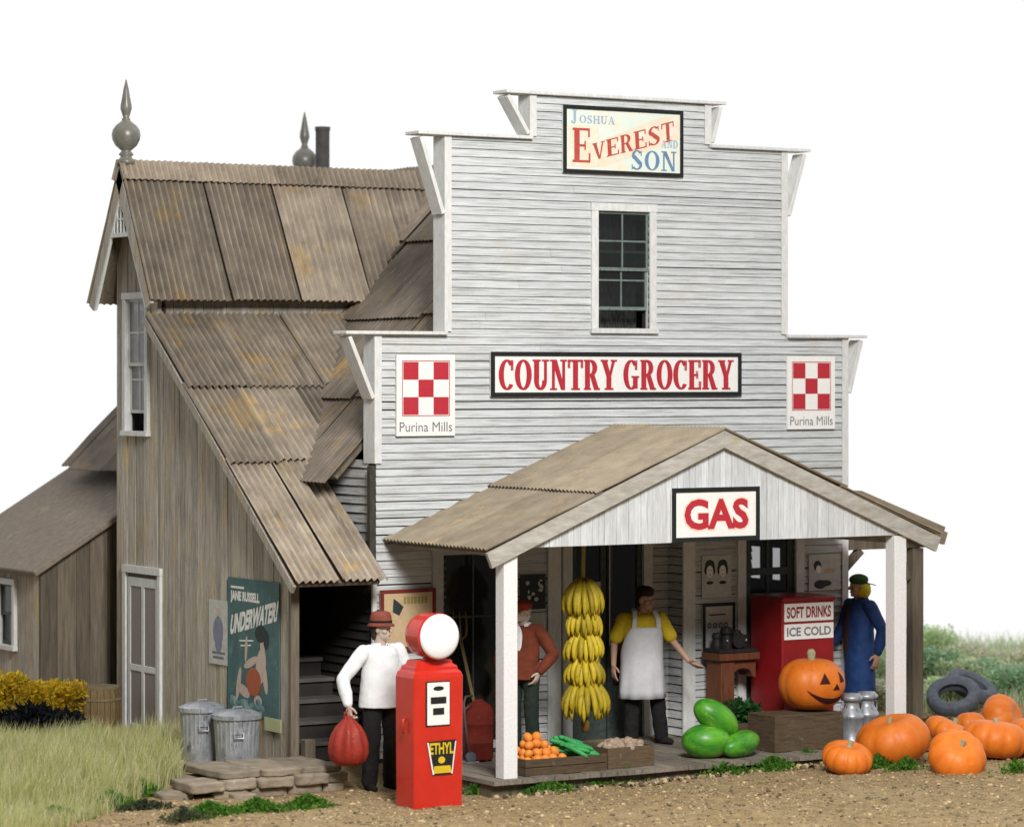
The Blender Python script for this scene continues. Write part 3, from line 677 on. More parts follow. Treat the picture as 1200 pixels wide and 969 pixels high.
for sg in (-1, 1):
    d = Vector((0, sg*HS, EZ-RZ_)).normalized(); up = Vector((1, 0, 0)).cross(d); up = up if up.z > 0 else -up
    x = RL-.02
    while x < 2.9:
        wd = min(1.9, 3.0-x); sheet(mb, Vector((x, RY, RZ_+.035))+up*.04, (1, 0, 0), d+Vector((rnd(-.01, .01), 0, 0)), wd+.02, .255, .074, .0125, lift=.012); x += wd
mb.build('ridge_cap', roof_tin, store)
# bargeboards + lattice ornament in the gable peak
for sg in (-1, 1):
    d = Vector((0, sg*HS, EZ-RZ_)).normalized(); up = Vector((1, 0, 0)).cross(d); up = up if up.z > 0 else -up
    a = Vector((RL-.005, RY, RZ_-.02)); b = a+d*(ln+.02)
    q = MB(); q.prism([a-up*.005, b-up*.005, b-up*.13, a-up*.16], (.04, 0, 0), 0, .7); bo = q.build('bargeboard', grey_wood, store)
    q = MB(); q.prism([a-up*.135+d*.25+Vector((.004, 0, 0)), b-up*.128-d*.02+Vector((.004, 0, 0)), b-up*.165-d*.02+Vector((.004, 0, 0)), a-up*.172+d*.25+Vector((.004, 0, 0))], (.03, 0, 0)); q.build('trim_strip', white_trim, bo)
q = MB(); zb = 5.72; hw = .36
q.box((RL, RY-hw, zb-.03), (RL+.03, RY+hw, zb+.02))
for k in range(-3, 4):
    yy = RY+k*.085; zt = min(RZ_-.25, RZ_-.18-(abs(k)*.085)*(RZ_-EZ)/HS); q.box((RL+.006, yy-.011, zb+.02), (RL+.026, yy+.011, zt))
for r_ in (.16, .31): q.box((RL+.008, RY-hw*(1-r_/.6), zb+r_), (RL+.024, RY+hw*(1-r_/.6), zb+r_+.022))
q.build('gable_lattice', white_trim, store)

# lean-to roof: three overlapping courses
LX0, LX1 = -1.19, .02
mb = MB(); top = Vector((0, LT_T[0]+.12, lean_z(LT_T[0]+.12))); d = Vector((0, LT_B[0]-LT_T[0], LT_B[1]-LT_T[1])); LL = d.length+.12; d.normalize()
up = Vector((1, 0, 0)).cross(d); up = up if up.z > 0 else -up
courses = [(0, 1.30, 3.0), (1.22, 1.34, 1.6), (2.48, LL-2.48, -.13)]
for ci, (st, le, xe) in enumerate(courses):
    x = LX0; k = 0
    while x < xe-.03:
        wd = min(((.74, .9, .8), (.62, .7, .9), (.52, .66, .7))[ci][k % 3], xe-x)
        P = Vector((x, top.y, top.z))+d*(st+rnd(-.02, .02))+up*(.038-.012*ci+.004*((k+1) % 2))
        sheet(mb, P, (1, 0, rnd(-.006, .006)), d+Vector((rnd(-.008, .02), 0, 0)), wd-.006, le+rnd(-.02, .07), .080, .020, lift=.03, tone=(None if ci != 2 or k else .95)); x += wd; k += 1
a = Vector((LX0+.03, top.y, top.z)); b = a+d*(LL-.03); mb.prism([a-up*.012, b-up*.012, b-up*.05, a-up*.05], (.98, 0, 0), 1)
mb.build('lean_to_roof', [wing_tin, dark_wood], store)
q = MB(); a = Vector((LX0+.0, top.y, top.z)); b = a+d*LL; q.prism([a-up*.012, b-up*.012, b-up*.10, a-up*.10], (.03, 0, 0), 0, .3); q.build('rake_board', grey_wood, store)
# wing window and screen door
window('wing_window', (3.36, 3.86, 3.53, 5.00), WX, .075, side='x', sash_m=white_trim, gl=grey_glass, raise_=.2, cols=2, rows=2)
fr = MB()
for a, b in (((WX-.04, 3.86, .17), (WX+.04, 3.94, 1.95)), ((WX-.04, 2.97, .17), (WX+.04, 3.04, 1.95)), ((WX-.045, 2.965, 1.95), (WX+.04, 3.945, 2.03))): fr.box(a, b, 0, .6)
sd = fr.build('screen_door', white_trim, store)
q = MB()
for a, b in (((3.045, .19), (3.115, 1.90)), ((3.755, .19), (3.825, 1.90)), ((3.115, 1.80), (3.755, 1.90)), ((3.115, .19), (3.755, .27)), ((3.115, .86), (3.755, .93)), ((3.40, .27), (3.47, .86)), ((3.40, .93), (3.47, 1.80))):
    q.box((WX-.025, a[0], a[1]), (WX+.0, b[0], b[1]), 0, rnd(0, 1))
q.build('door_frame', white_trim, sd, bevel=.003)
q = MB(); q.box((WX-.015, 3.10, .25), (WX-.011, 3.77, 1.82)); q.build('screen_panel', screen_mesh, sd)
q = MB(); q.box((WX+.0, 3.04, .17), (WX+.02, 3.86, 1.95)); q.build('door_lining', dark_wood, sd)

# ---- rear shed on the left
SX, SY0, SY1, SEZ = -1.72, 4.65, 7.4, 1.93
ssl = .60
mb = MB(); y = SY0
while y < SY1:                                          # left wall with window
    y2 = min(y+rnd(.14, .24), SY1); t = rnd(0, 1)
    for brk in (5.32, 5.86):
        if y+.004 < brk < y2-.004: y2 = brk
    ym = (y+y2)/2
    for z0, z1 in (((.1, .98), (1.80, SEZ)) if 5.32 < ym < 5.86 else ((.1, SEZ),)): mb.box((SX+rnd(-.006, .004), y+.003, z0), (SX+.05, y2-.003, z1), 0, t)
    y = y2
mb.box((SX+.5, SY0+.1, .1), (SX+.52, SY1, 1.9), 1)
mb.build('shed_wall', [grey_wood, inner_dark], store)
mb = MB(); x = SX
while x < .0:                                           # front wall under the rake, its shade put into darker planks
    x2 = min(x+rnd(.13, .24), 0); t = rnd(0, 1)
    mb.hexa([(x+.003, SY0, .1), (x2-.003, SY0, .1), (x2-.003, SY0+.05, .1), (x+.003, SY0+.05, .1)]+[(x+.003, SY0, SEZ+(x-SX)*ssl-.02), (x2-.003, SY0, SEZ+(x2-SX)*ssl-.02), (x2-.003, SY0+.05, SEZ+(x2-SX)*ssl-.02), (x+.003, SY0+.05, SEZ+(x-SX)*ssl-.02)], 0, t); x = x2
mb.build('shed_wall', dark_wood, store)
mb = MB(); d = Vector((1, 0, ssl)).normalized(); a = Vector((SX-.10, SY0-.12, SEZ-.05)); n_ = Vector((-d.z, 0, d.x))
mb.prism([a, a+d*2.1, a+d*2.1+n_*.07, a+n_*.07], (0, SY1-SY0+.3, 0))
mb.build('shed_roof', shed_tin, store, bevel=.012)
window('shed_window', (5.38, 5.80, 1.04, 1.74), SX, .07, side='x', sash_m=sash_green, gl=glass, cols=1, rows=1)

# ================================================================== front porch
PC, PY, PZ = 2.95, -1.95, .17
PE_L, PE_R, PE_Z, PR_Z = .10, 5.80, 2.43, 3.60
mb = MB()
x = .15
while x < 5.95:                                         # deck planks run front to back
    x2 = min(x+rnd(.14, .22), 5.95); mb.box((x+.003, PY-.12+rnd(-.03, .02), PZ-.045), (x2-.003, -.023, PZ+rnd(-.004, .004)), 0, rnd(0, 1)); x = x2
x = 2.265
while x < 3.89:
    x2 = min(x+rnd(.14, .2), 3.895); mb.box((x+.003, -.02, PZ-.045), (x2-.003, .28, PZ-.002), 0, rnd(0, 1)); x = x2
mb.box((.18, PY-.05, -.05), (5.9, -.03, PZ-.05), 1)
mb.build('porch_deck', [deck_w, dark_wood], store)
for xp in (.385, 5.30):
    q = MB(); q.box((xp-.08, PY-.08, PZ), (xp+.08, PY+.08, 2.44)); q.build('porch_post', white_post, store, bevel=.006)
for sg in (-1, 1):                                     # porch roof slopes: two courses each
    ex = PE_L if sg < 0 else PE_R; d = Vector((ex-PC, 0, PE_Z-PR_Z)); L_ = d.length; d.normalize()
    up = Vector((0, 1, 0)).cross(d); up = up if up.z > 0 else -up
    mb = MB()
    for ci, (st, le) in enumerate(((0, L_*.53+.08), (L_*.53, L_*.47+.02))):
        y = -2.08
        for k, wd in enumerate((1.03, 1.03)):
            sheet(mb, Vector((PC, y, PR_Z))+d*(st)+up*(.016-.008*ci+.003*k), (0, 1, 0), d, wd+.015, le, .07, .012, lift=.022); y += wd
    a = Vector((PC, -2.04, PR_Z)); b = a+d*(L_-.05); mb.prism([a-up*.014, b-up*.014, b-up*.05, a-up*.05], (0, 1.99, 0), 1)
    mb.build('porch_roof', [porch_tin, dark_wood], store)
    a = Vector((PC, -2.075, PR_Z-.012)); b = a+d*(L_+.02)
    q = MB(); q.prism([a-up*.004-d*.0, b-up*.004, b-up*.165, a-Vector((0, 0, .18))], (0, .045, 0), 0, .5); q.build('porch_bargeboard', fascia_wood, store)
sl = (PR_Z-PE_Z)/(PC-PE_L)
q = MB(); x = .30
while x < 5.6:
    x2 = min(x+rnd(.065, .085), 5.6); f = lambda xx: PR_Z-.07-abs(xx-PC)*sl
    if f((x+x2)/2) > 2.49:
        yo = rnd(-.004, .004)
        q.hexa([(x+.002, PY-.06+yo, 2.445), (x2-.002, PY-.06+yo, 2.445), (x2-.002, PY-.03, 2.445), (x+.002, PY-.03, 2.445)]+[(x+.002, PY-.06+yo, max(2.45, f(x))), (x2-.002, PY-.06+yo, max(2.45, f(x2))), (x2-.002, PY-.03, max(2.45, f(x2))), (x+.002, PY-.03, max(2.45, f(x)))], 0, rnd(0, 1))
    x = x2
q.prism([(.35, PY-.028, 2.446), (5.55, PY-.028, 2.446), (PC, PY-.028, PR_Z-.1)], (0, .03, 0), 1)
q.build('porch_gable', [gable_paint, backing], store)
part('porch_beam', fascia_wood, [((.31, PY+.004, 2.36), (.46, -.03, 2.44))]); part('porch_beam', fascia_wood, [((5.225, PY+.004, 2.36), (5.375, -.03, 2.44))])
q = MB(); q.box((.2, PY+.03, 2.47), (5.6, -.03, 2.50)); q.build('porch_ceiling', dark_wood, store)

# ---- downspout on the front left corner
q = MB(); q.box((-.075, -.03, 2.1), (-.005, .055, 3.22)); q.build('downspout', mat('dark_spout', (.07, .062, .05), (.03, .027, .022), 9, (4, 4, 1), dirt=[((.3, .29, .26), 16, (1, 1, 1), .62, .74)]), store, bevel=.012)

# ---- open side porch on the right
d = Vector((1, 0, -.36)).normalized(); n_ = Vector((-d.z, 0, d.x)); a = Vector((6.14, -.28, 2.80))
mb = MB(); mb.prism([a, a+d*1.30, a+d*1.30+n_*.05, a+n_*.05], (0, 2.3, 0)); mb.build('side_porch_roof', porch_tin, store)
mb = MB(); mb.prism([a-n_*.004+Vector((0, -.02, 0)), a+d*1.34-n_*.004+Vector((0, -.02, 0)), a+d*1.34-n_*.15+Vector((0, -.02, 0)), a-n_*.15+Vector((0, -.02, 0))], (0, .05, 0)); mb.build('side_porch_fascia', mat('brown_fascia', (.30, .25, .18), (.17, .14, .1), 5, (1, 1, 4), dirt=[((.1, .08, .06), 9, (1, 1, 3), .62, .76)]), store)
part('side_porch_beam', dark_wood, [((6.14, .01, 2.16), (7.32, .11, 2.32))], bevel=.006)
part('side_porch_rafter', dark_wood, [((7.14, .13, 2.2), (7.26, 1.9, 2.32))])
q = MB(); q.box((7.13, .0, .12), (7.29, .13, 2.155)); q.build('side_porch_post', dark_wood, store, bevel=.008)
q = MB(); q.beam((6.17, .06, 1.95), (6.40, .06, 2.15), (0, .04, 0), (.03, 0, -.03)); q.build('knee_brace', dark_wood, store)
q = MB(); q.beam((7.10, .06, 1.80), (6.94, .06, 2.15), (0, .04, 0), (.03, 0, .014)); q.build('knee_brace', dark_wood, store)

# ================================================================== SIGNS AND POSTERS
def board_sign(name, label, x0, x1, z0, z1, y, frame=.035, face=sign_white, frame_m=black_paint, cat='sign', group=None, th=.025):
    root = MB(); root.box((x0, y-th, z0), (x1, y, z1))
    o = root.build(name, face, None, origin=((x0+x1)/2, y, z0)); tag(o, label, cat, group)
    q = MB(); f = frame; d0, d1 = y-th-.008, y-th+.004
    if f:
        q.box((x0-.002, d0, z0-.002), (x0+f, d1, z1+.002)); q.box((x1-f, d0, z0-.002), (x1+.002, d1, z1+.002)); q.box((x0+f, d0, z0-.002), (x1-f, d1, z0+f)); q.box((x0+f, d0, z1-f), (x1-f, d1, z1+.002))
        fo = q.build('frame', frame_m, None); fo.parent = o; fo.location = -o.location
    return o
def child(mb, name, m, o):
    c = mb.build(name, m, o); return c
U, V = Vector((1, 0, 0)), Vector((0, 0, 1))
faded_red = mat('faded_sign_red', (.50, .085, .06), (.40, .06, .05), 20, rough=.6, dirt=[((.6, .3, .2), 16, (1, 1, 1), .6, .8)])
faded_blue = mat('faded_sign_blue', (.15, .26, .42), (.11, .2, .33), 20, rough=.6)
# top sign
sg = board_sign('store_sign', 'black framed cream name board reading Joshua Everest and Son above the upper window', 2.285, 3.85, 6.325, 7.05, -.024, .04, sign_cream)
ys = -.0515
q = MB(); n0 = Vector((2.335, ys, 6.49)); 
glyph(q, 'E', (2.40, ys-.001, 6.44), U*.37, V*.37); 
e0 = at_y(694, 188.5, ys); e1 = at_y(791, 164.5, ys); ang = math.atan2(e1.z-e0.z, e1.x-e0.x); stp = (e1-e0).length/6
for i, ch in enumerate('VEREST'):
    u = Vector((math.cos(ang), 0, math.sin(ang))); vv = Vector((-math.sin(ang)*.25, 0, math.cos(ang))).normalized(); p = e0+u*(stp*i+.008)
    glyph(q, ch, (p.x, ys-.001, p.z), u*((stp-.016)/GL[ch][0]), vv*(.180+.006*i))
child(q, 'lettering', faded_red, sg)
q = MB(); serif(q, 'SON', (3.16, ys-.001, 6.385), U*.60, V*.215); child(q, 'lettering', faded_blue, sg)
q = MB(); glyph(q, 'J', (2.38, ys-.001, 6.855), U*.17, V*.15); serif(q, 'OSHUA', (2.49, ys-.001, 6.865), U*.46, V*.085); child(q, 'lettering', sign_paleblue, sg)
q = MB(); serif(q, 'AND', (3.56, ys-.001, 6.64), U*.22, V*.085); child(q, 'lettering', sign_paleblue, sg)
q = MB(); q.face([(2.33, ys+.0005, 6.40), (2.79, ys+.0005, 6.40), (3.80, ys+.0005, 6.74), (3.80, ys+.0005, 6.99), (3.55, ys+.0005, 6.97), (2.75, ys+.0005, 6.68), (2.72, ys+.0005, 6.85), (2.33, ys+.0005, 6.84)]); child(q, 'painted_band', mat('peach_band', (.84, .66, .50), (.78, .68, .54), 8, rough=.6, dirt=[((.76, .77, .66), 7, (1, 1, 1), .5, .62)]), sg)
# COUNTRY GROCERY
sg = board_sign('store_sign', 'long black framed white sign with red serif letters reading Country Grocery', 1.375, 4.64, 3.925, 4.40, -.024, .045, sign_white)
q = MB(); ys = -.0515; [serif(q, 'COUNTRY GROCERY', (1.468+.016*b_, ys-.003*b_, 3.995), U*3.05, V*.325, gap=.10) for b_ in range(2)]; child(q, 'lettering', sign_red, sg)
# GAS
g0 = PY-.075
sg = board_sign('gas_sign', 'black framed white sign with bold red letters reading Gas on the porch gable', 2.31, 3.41, 2.45, 3.0, g0, .045, sign_white)
q = MB(); put_text(q, 'GAS', (2.46, g0-.028, 2.57), U*.81, V*.315, 0, .036); child(q, 'lettering', sign_red, sg)
q = MB(); put_text(q, 'GAS', (2.445, g0-.0265, 2.555), U*.84, V*.345, 0, .05); child(q, 'letter_halo', sign_pink, sg)
# checkerboard feed signs
def feed_sign(x0, x1, z0, z1, lab):
    o = board_sign('feed_sign', lab, x0, x1, z0, z1, -.024, 0, sign_white, group='checkerboard feed signs')
    y = -.0505; wd = x1-x0; b = wd*.09; s = (wd-2*b-.03)/3; zt = z1-.06
    q = MB()
    for i in range(3):
        for j in range(3):
            if (i+j) % 2 == 0: q.face([(x0+b+.015+i*s, y-.001, zt-.015-(j+1)*s), (x0+b+.015+(i+1)*s, y-.001, zt-.015-(j+1)*s), (x0+b+.015+(i+1)*s, y-.001, zt-.015-j*s), (x0+b+.015+i*s, y-.001, zt-.015-j*s)])
    L_ = 3*s+.03; bx0, bx1, bz0, bz1 = x0+b, x0+b+L_, zt-L_, zt
    for r_ in ((bx0, bz0, bx0+.008, bz1), (bx1-.008, bz0, bx1, bz1), (bx0+.008, bz0, bx1-.008, bz0+.008), (bx0+.008, bz1-.008, bx1-.008, bz1)):
        q.face([(r_[0], y-.001, r_[1]), (r_[2], y-.001, r_[1]), (r_[2], y-.001, r_[3]), (r_[0], y-.001, r_[3])])
    child(q, 'checkerboard', sign_red, o)
    q = MB(); put_text(q, 'Purina Mills', (x0+.035, y-.001, z0+.045), U*(wd-.07), V*.10, 0, .0); child(q, 'lettering', grey_ink, o)
feed_sign(.225, .93, 3.52, 4.365, 'left of the two white signs with a red checkerboard, beside the tin lean-to roof')
feed_sign(5.285, 5.955, 3.545, 4.365, 'right of the two white signs with a red checkerboard, beyond the long red-lettered sign')
# beige sign with red frame behind the pump
sg = board_sign('tin_sign', 'beige sign in a dark red frame behind the man in white', .03, .685, 1.30, 1.93, -.03, .035, paper_tan, mat('dark_red_frame', (.22, .03, .025), (.14, .02, .018), 12), th=.03)
q = MB(); y = -.0625
for i in range(7): q.face([(.30+i*.042, y, 1.78), (.33+i*.042, y, 1.78), (.335+i*.042, y, 1.85), (.305+i*.042, y, 1.855)])
child(q, 'lettering', gold_ink, sg)
q = MB(); q.face([(.17, y, 1.70), (.25, y, 1.66), (.30, y, 1.75), (.24, y, 1.80), (.18, y, 1.84)]); child(q, 'printed_mark', dark_print, sg)
# posters under the porch
def poster(name, label, x0, x1, z0, z1, y, face, cat='poster', group=None):
    q = MB(); q.box((x0, y-.006, z0), (x1, y, z1)); o = q.build(name, face, None, origin=((x0+x1)/2, y, z0)); return tag(o, label, cat, group)
def blob(x, y, z, rx, rz, n=18): return [(x+rx*math.cos(2*math.pi*k/n), y, z+rz*math.sin(2*math.pi*k/n)) for k in range(n)]
po = poster('wall_poster', 'dark printed poster on the clapboards left of the entrance, above the red cap', 1.75, 2.07, 1.66, 2.03, -.024, dark_print)
q = MB()
for i in range(14): q.face(blob(1.79+rnd(0, .24), -.0315-.0003*i, 1.70+rnd(.04, .28), rnd(.01, .028), rnd(.01, .025), 8))
child(q, 'print', paper, po)
po = poster('wall_poster', 'torn white paper notice below the dark poster, behind the man in the red cap', 1.88, 2.08, 1.15, 1.62, -.024, paper)
po = poster('wall_poster', 'pale poster of two dark haired heads between the entrance and the right hand door', 4.12, 4.52, 1.70, 2.16, -.024, paper)
q = MB()
for cx in (4.225, 4.40):
    q.face(blob(cx, -.0315, 2.055, .065, .06)); q.face(blob(cx-.055, -.0318, 2.0, .02, .05, 10)); q.face(blob(cx+.055, -.0318, 2.0, .02, .05, 10)); q.face(blob(cx, -.0321, 1.86, .05, .02, 10))
child(q, 'hair_print', ink, po)
q = MB()
for cx in (4.225, 4.40): q.face(blob(cx, -.0326, 1.985, .045, .065))
child(q, 'face_print', sign_white, po)
q = MB(); 
for cx in (4.225, 4.40):
    for dx in (-.018, .018): q.face(blob(cx+dx, -.0331, 2.0, .008, .006, 8))
    q.face(blob(cx, -.0331, 1.95, .015, .005, 8))
child(q, 'feature_print', ink, po)
po = poster('wall_poster', 'faded picture poster on the clapboards behind the man in blue, right of the last door', 5.60, 6.05, 1.72, 2.13, -.024, paper)
q = MB(); q.face(blob(5.72, -.0315, 2.0, .055, .06)); child(q, 'hair_print', ink, po)
q = MB(); q.face(blob(5.76, -.0318, 1.79, .09, .05)); q.face(blob(5.84, -.032, 1.80, .08, .035)); child(q, 'coat_print', ink, po)
q = MB(); q.face(blob(5.735, -.0325, 1.96, .035, .045)); child(q, 'face_print', sign_white, po)
q = MB(); q.face(blob(5.89, -.0315, 1.94, .08, .03)); child(q, 'print_wash', paper_tan, po)
sg = board_sign('framed_advert', 'black framed advert board hung low behind the iron-topped stand', 4.12, 4.55, 1.10, 1.63, -.026, .03, paper, black_paint)
q = MB(); q.box((4.20, -.0605, 1.50), (4.42, -.0595, 1.515)); child(q, 'lettering', ink, sg)
q = MB()
for k in range(4):
    for i in range(12):
        a0, a1 = 2*math.pi*i/12, 2*math.pi*(i+1)/12; cx, cz = 4.20+.075*k, 1.39
        q.face([(cx+.026*math.cos(a0), -.0600, cz+.03*math.sin(a0)), (cx+.026*math.cos(a1), -.0600, cz+.03*math.sin(a1)), (cx+.016*math.cos(a1), -.0600, cz+.019*math.sin(a1)), (cx+.016*math.cos(a0), -.0600, cz+.019*math.sin(a0))])
child(q, 'printed_rings', ink, sg)
for (x0, x1, z0, z1, lab) in ((2.83, 2.985, 1.40, 1.90, 'upper of two white paper notices on the entrance door glass'), (2.82, 2.985, 1.02, 1.34, 'lower of two white paper notices on the entrance door glass')):
    poster('door_notice', lab, x0, x1, z0, z1, .2895, paper, 'notice')
# posters on the wing end wall (plane x = WX)
def wall_poster(name, label, y0, y1, z0, z1, face, xp=WX-.014):
    q = MB(); q.box((xp-.006, y0, z0), (xp, y1, z1)); return tag(q.build(name, face, None, origin=(xp, (y0+y1)/2, z0)), label, 'poster')
xp = WX-.0205
po = wall_poster('wall_poster', 'small pale poster with a blue-grey figure on the grey planks beside the teal poster', 1.37, 1.80, 1.09, 1.77, paper)
def xblob(y, z, ry, rz, dx=0, n=16, rot=0):
    c, s_ = math.cos(rot), math.sin(rot); out = []
    for k in range(n):
        a = -2*math.pi*k/n; u, v = ry*math.cos(a), rz*math.sin(a); out.append((xp-.001-dx, y+u*c-v*s_, z+u*s_+v*c))
    return out
q = MB(); q.face(xblob(1.58, 1.44, .12, .16)); q.face(xblob(1.57, 1.30, .08, .08, .0005)); child(q, 'figure_print', blue_print, po)
q = MB(); q.face(xblob(1.575, 1.64, .045, .05)); child(q, 'face_print', pale_print, po)
q = MB(); 
for k, (a, b) in enumerate(((1.42, 1.72), (1.45, 1.70))): q.face([(xp-.001, b, 1.20-.05*k), (xp-.001, a, 1.20-.05*k), (xp-.001, a, 1.225-.05*k), (xp-.001, b, 1.225-.05*k)])
child(q, 'lettering', grey_ink, po)
po = wall_poster('wall_poster', 'large teal poster with white slanted title and a bather in orange, behind the trash cans', .20, 1.36, .62, 2.03, teal)
Ym = Vector((0, -1, 0))
q = MB(); put_text(q, 'JANE RUSSELL', (xp-.001, 1.29, 1.765), Ym*.66, V*.13, 0, .06); child(q, 'lettering', sign_white, po); q = MB(); put_text(q, 'UNDERWATER!', (xp-.001, 1.31, 1.42), Ym*1.06+V*.21, V*.22+Ym*.05, 0, .05); child(q, 'lettering', sign_white, po); q = MB()
for k in range(3): q.face([(xp-.001, 1.28-.0*k, 1.92), (xp-.001, .98, 1.92), (xp-.001, .98, 1.945), (xp-.001, 1.28, 1.945)]) if k == 0 else q.face([(xp-.001, 1.12-.03*k, 1.42-.05*k), (xp-.001, .72+.05*k, 1.44-.05*k), (xp-.001, .72+.05*k, 1.455-.05*k), (xp-.001, 1.12-.03*k, 1.435-.05*k)])
child(q, 'lettering', sign_white, po)
q = MB()       # plain generic swimmer shape
for k, (y, z, ry, rz, ro) in enumerate(((.56, 1.36, .055, .085, 0), (.60, 1.14, .11, .20, .25), (.82, 1.17, .17, .045, -.35), (.93, 1.30, .03, .14, .1), (1.10, .93, .045, .18, .25), (.98, .86, .14, .06, .3), (.50, 1.02, .05, .16, -.2), (.66, .78, .09, .06, 0))): q.face(xblob(y, z, ry, rz, .0002*k, rot=ro))
child(q, 'figure_print', pale_print, po)
q = MB(); q.face(xblob(.76, .97, .17, .15, .002)); child(q, 'costume_print', orange_print, po)
q = MB(); q.face(xblob(.60, 1.48, .13, .09, .0018)); q.face(xblob(.48, 1.42, .06, .10, .002)); child(q, 'hair_print', dark_print, po)
q = MB(); 
for k in range(9): q.face(xblob(1.25-.085*k+rnd(-.02, .02), .70+rnd(-.02, .05), .07, rnd(.03, .07), .0001+.0002*k, rot=rnd(-.6, .6)))
child(q, 'wave_print', wave_print, po)
wall_poster('price_card', 'small curled yellow-green card at the bottom corner of the teal poster', .14, .50, .50, .635, label_print, WX-.026)['category'] = 'card'

# ================================================================== GAS PUMP
C0 = at_g(485, 947); py0 = C0.y; px0 = C0.x; px1 = at_y(543, 940, py0).x; pyb = at_x(463, 935, px0).y
pw = px1-px0; pd = pyb-py0; zb = C0.z-.02; zt = at_y(485, 789, py0).z; pcx = (px0+px1)/2; pcy = (py0+pyb)/2
pump = empty('gas_pump', (pcx, pcy, zb), label='tall red gas pump with a round white globe standing at the porch edge', cat='gas pump')
q = MB()
def ring(z, ix): return [(px0+ix, py0+ix, z), (px1-ix, py0+ix, z), (px1-ix, pyb-ix, z), (px0+ix, pyb-ix, z)]
levels = [(zb, .006), (zt-.05, .0), (zt, .012), (zt+.005, .035), (zt+.055, .04), (zt+.06, .07), (zt+.11, .08)]
pts = [ring(z, i) for z, i in levels]
for a, b in zip(pts, pts[1:]):
    for k in range(4): q.face([a[k], a[(k+1) % 4], b[(k+1) % 4], b[k]])
q.face(list(reversed(pts[0]))); q.face(pts[-1])
pb = q.build('body', pump_red, pump, merge=True, bevel=.012)
for p in pb.data.polygons: p.use_smooth = False
zt2 = zt+.11
gc = at_y(502, 746, py0+.02); gr = .222
q = MB(); q.lathe((pcx+.0, py0+.03, gc.z), [(gr-.05, -.26), (gr-.012, -.25), (gr-.004, -.20), (gr-.004, .0), (gr+.003, .002), (gr+.003, .012), (gr-.008, .014)], 40, axis='y'); q.build('globe_housing', pump_red, pump, smooth=False)
q = MB(); q.lathe((pcx+.0, py0-.005, gc.z), [(gr-.006, 0), (gr-.006, .016), (gr-.03, .035), (gr-.10, .05), (.02, .056)], 40, axis='y'); q.build('globe_lens', globe_white, pump, smooth=True)
q = MB(); q.lathe((pcx, py0+.15, zt2-.005), [(.09, 0), (.08, .02), (.05, gc.z-gr-zt2+.05)], 20); q.build('globe_neck', pump_red, pump)
fy = py0-.004
da, db = at_y(500, 800, py0), at_y(526, 848, py0)
q = MB(); q.box((da.x-.012, fy-.006, db.z-.012), (db.x+.012, fy+.01, da.z+.012)); disp = q.build('display_bezel', black_paint, pump, bevel=.003)
q = MB(); q.box((da.x, fy-.010, db.z), (db.x, fy-.002, da.z)); q.build('dial_plate', sign_white, disp)
q = MB(); dw = db.x-da.x; dh = da.z-db.z
q.box((da.x+dw*.15, fy-.013, db.z+dh*.50), (db.x-dw*.15, fy-.009, db.z+dh*.66)); q.box((da.x+dw*.25, fy-.013, db.z+dh*.24), (db.x-dw*.25, fy-.009, db.z+dh*.40))
q.face(blob((da.x+db.x)/2, fy-.0125, db.z+dh*.86, dw*.24, dh*.055)); q.build('dial_window', black_paint, disp)
ba, bb = at_y(500, 868, py0), at_y(534, 906, py0); bw = bb.x-ba.x; bh = ba.z-bb.z
q = MB(); X_ = lambda u: ba.x+bw*u; Z_ = lambda v: bb.z+bh*v
q.face([(X_(0), fy-.003, Z_(.97)), (X_(.0), fy-.003, Z_(.9)), (X_(.22), fy-.003, Z_(.0)), (X_(.86), fy-.003, Z_(.0)), (X_(1), fy-.003, Z_(.9)), (X_(1), fy-.003, Z_(1))])
bad = q.build('badge', black_paint, pump)
q = MB(); put_text(q, 'ETHYL', (X_(.09), fy-.0055, Z_(.60)), U*bw*.82, V*bh*.33, 0, .03); q.build('lettering', badge_yellow, bad)
q = MB(); q.face([(X_(.22), fy-.005, Z_(.05)), (X_(.84), fy-.005, Z_(.05)), (X_(.80), fy-.005, Z_(.26)), (X_(.24), fy-.005, Z_(.26))]); q.face(blob(X_(.5), fy-.005, Z_(.43), bw*.12, bh*.1)); q.build('badge_band', badge_yellow, bad)
q = MB(); 
for s_ in (0, 1):
    e = .03; q.face([(X_(0+.0) if s_ == 0 else X_(.965), fy-.0062, Z_(.95)), (X_(.19) if s_ == 0 else X_(.83), fy-.0062, Z_(.02)), (X_(.24) if s_ == 0 else X_(.87), fy-.0062, Z_(.02)), (X_(.05) if s_ == 0 else X_(1.0), fy-.0062, Z_(.95))])
q.build('badge_edge', sign_white, bad)
q = MB(); q.box((px1-.002, pcy-.03, zb+1.05), (px1+.03, pcy+.03, zb+1.12)); q.box((px1-.002, pcy-.04, zb+.62), (px1+.05, pcy+.04, zb+.66)); q.build('nozzle_hook', chrome, pump, bevel=.004)
q = MB(); q.tube([(px1+.03, pcy, zb+1.09), (px1+.075, pcy-.02, zb+1.0), (px1+.085, pcy-.03, zb+.7), (px1+.07, pcy-.03, zb+.45), (px1+.02, pcy-.01, zb+.36), (px1-.01, pcy, zb+.36)], .013, 8); q.build('hose', iron, pump, smooth=True)
q = MB(); q.tube([(px1+.02, pcy-.05, zb+.56), (px1+.05, pcy-.06, zb+.50), (px1+.03, pcy-.07, zb+.42)], [.016, .013, .008], 8); q.build('nozzle', chrome, pump, smooth=True)
q = MB(); q.tube([(px0-.003, pcy-.03, zb+.86), (px0-.03, pcy-.03, zb+.86), (px0-.03, pcy-.03, zb+.72)], .011, 8); q.build('crank_handle', pump_red, pump, smooth=True)

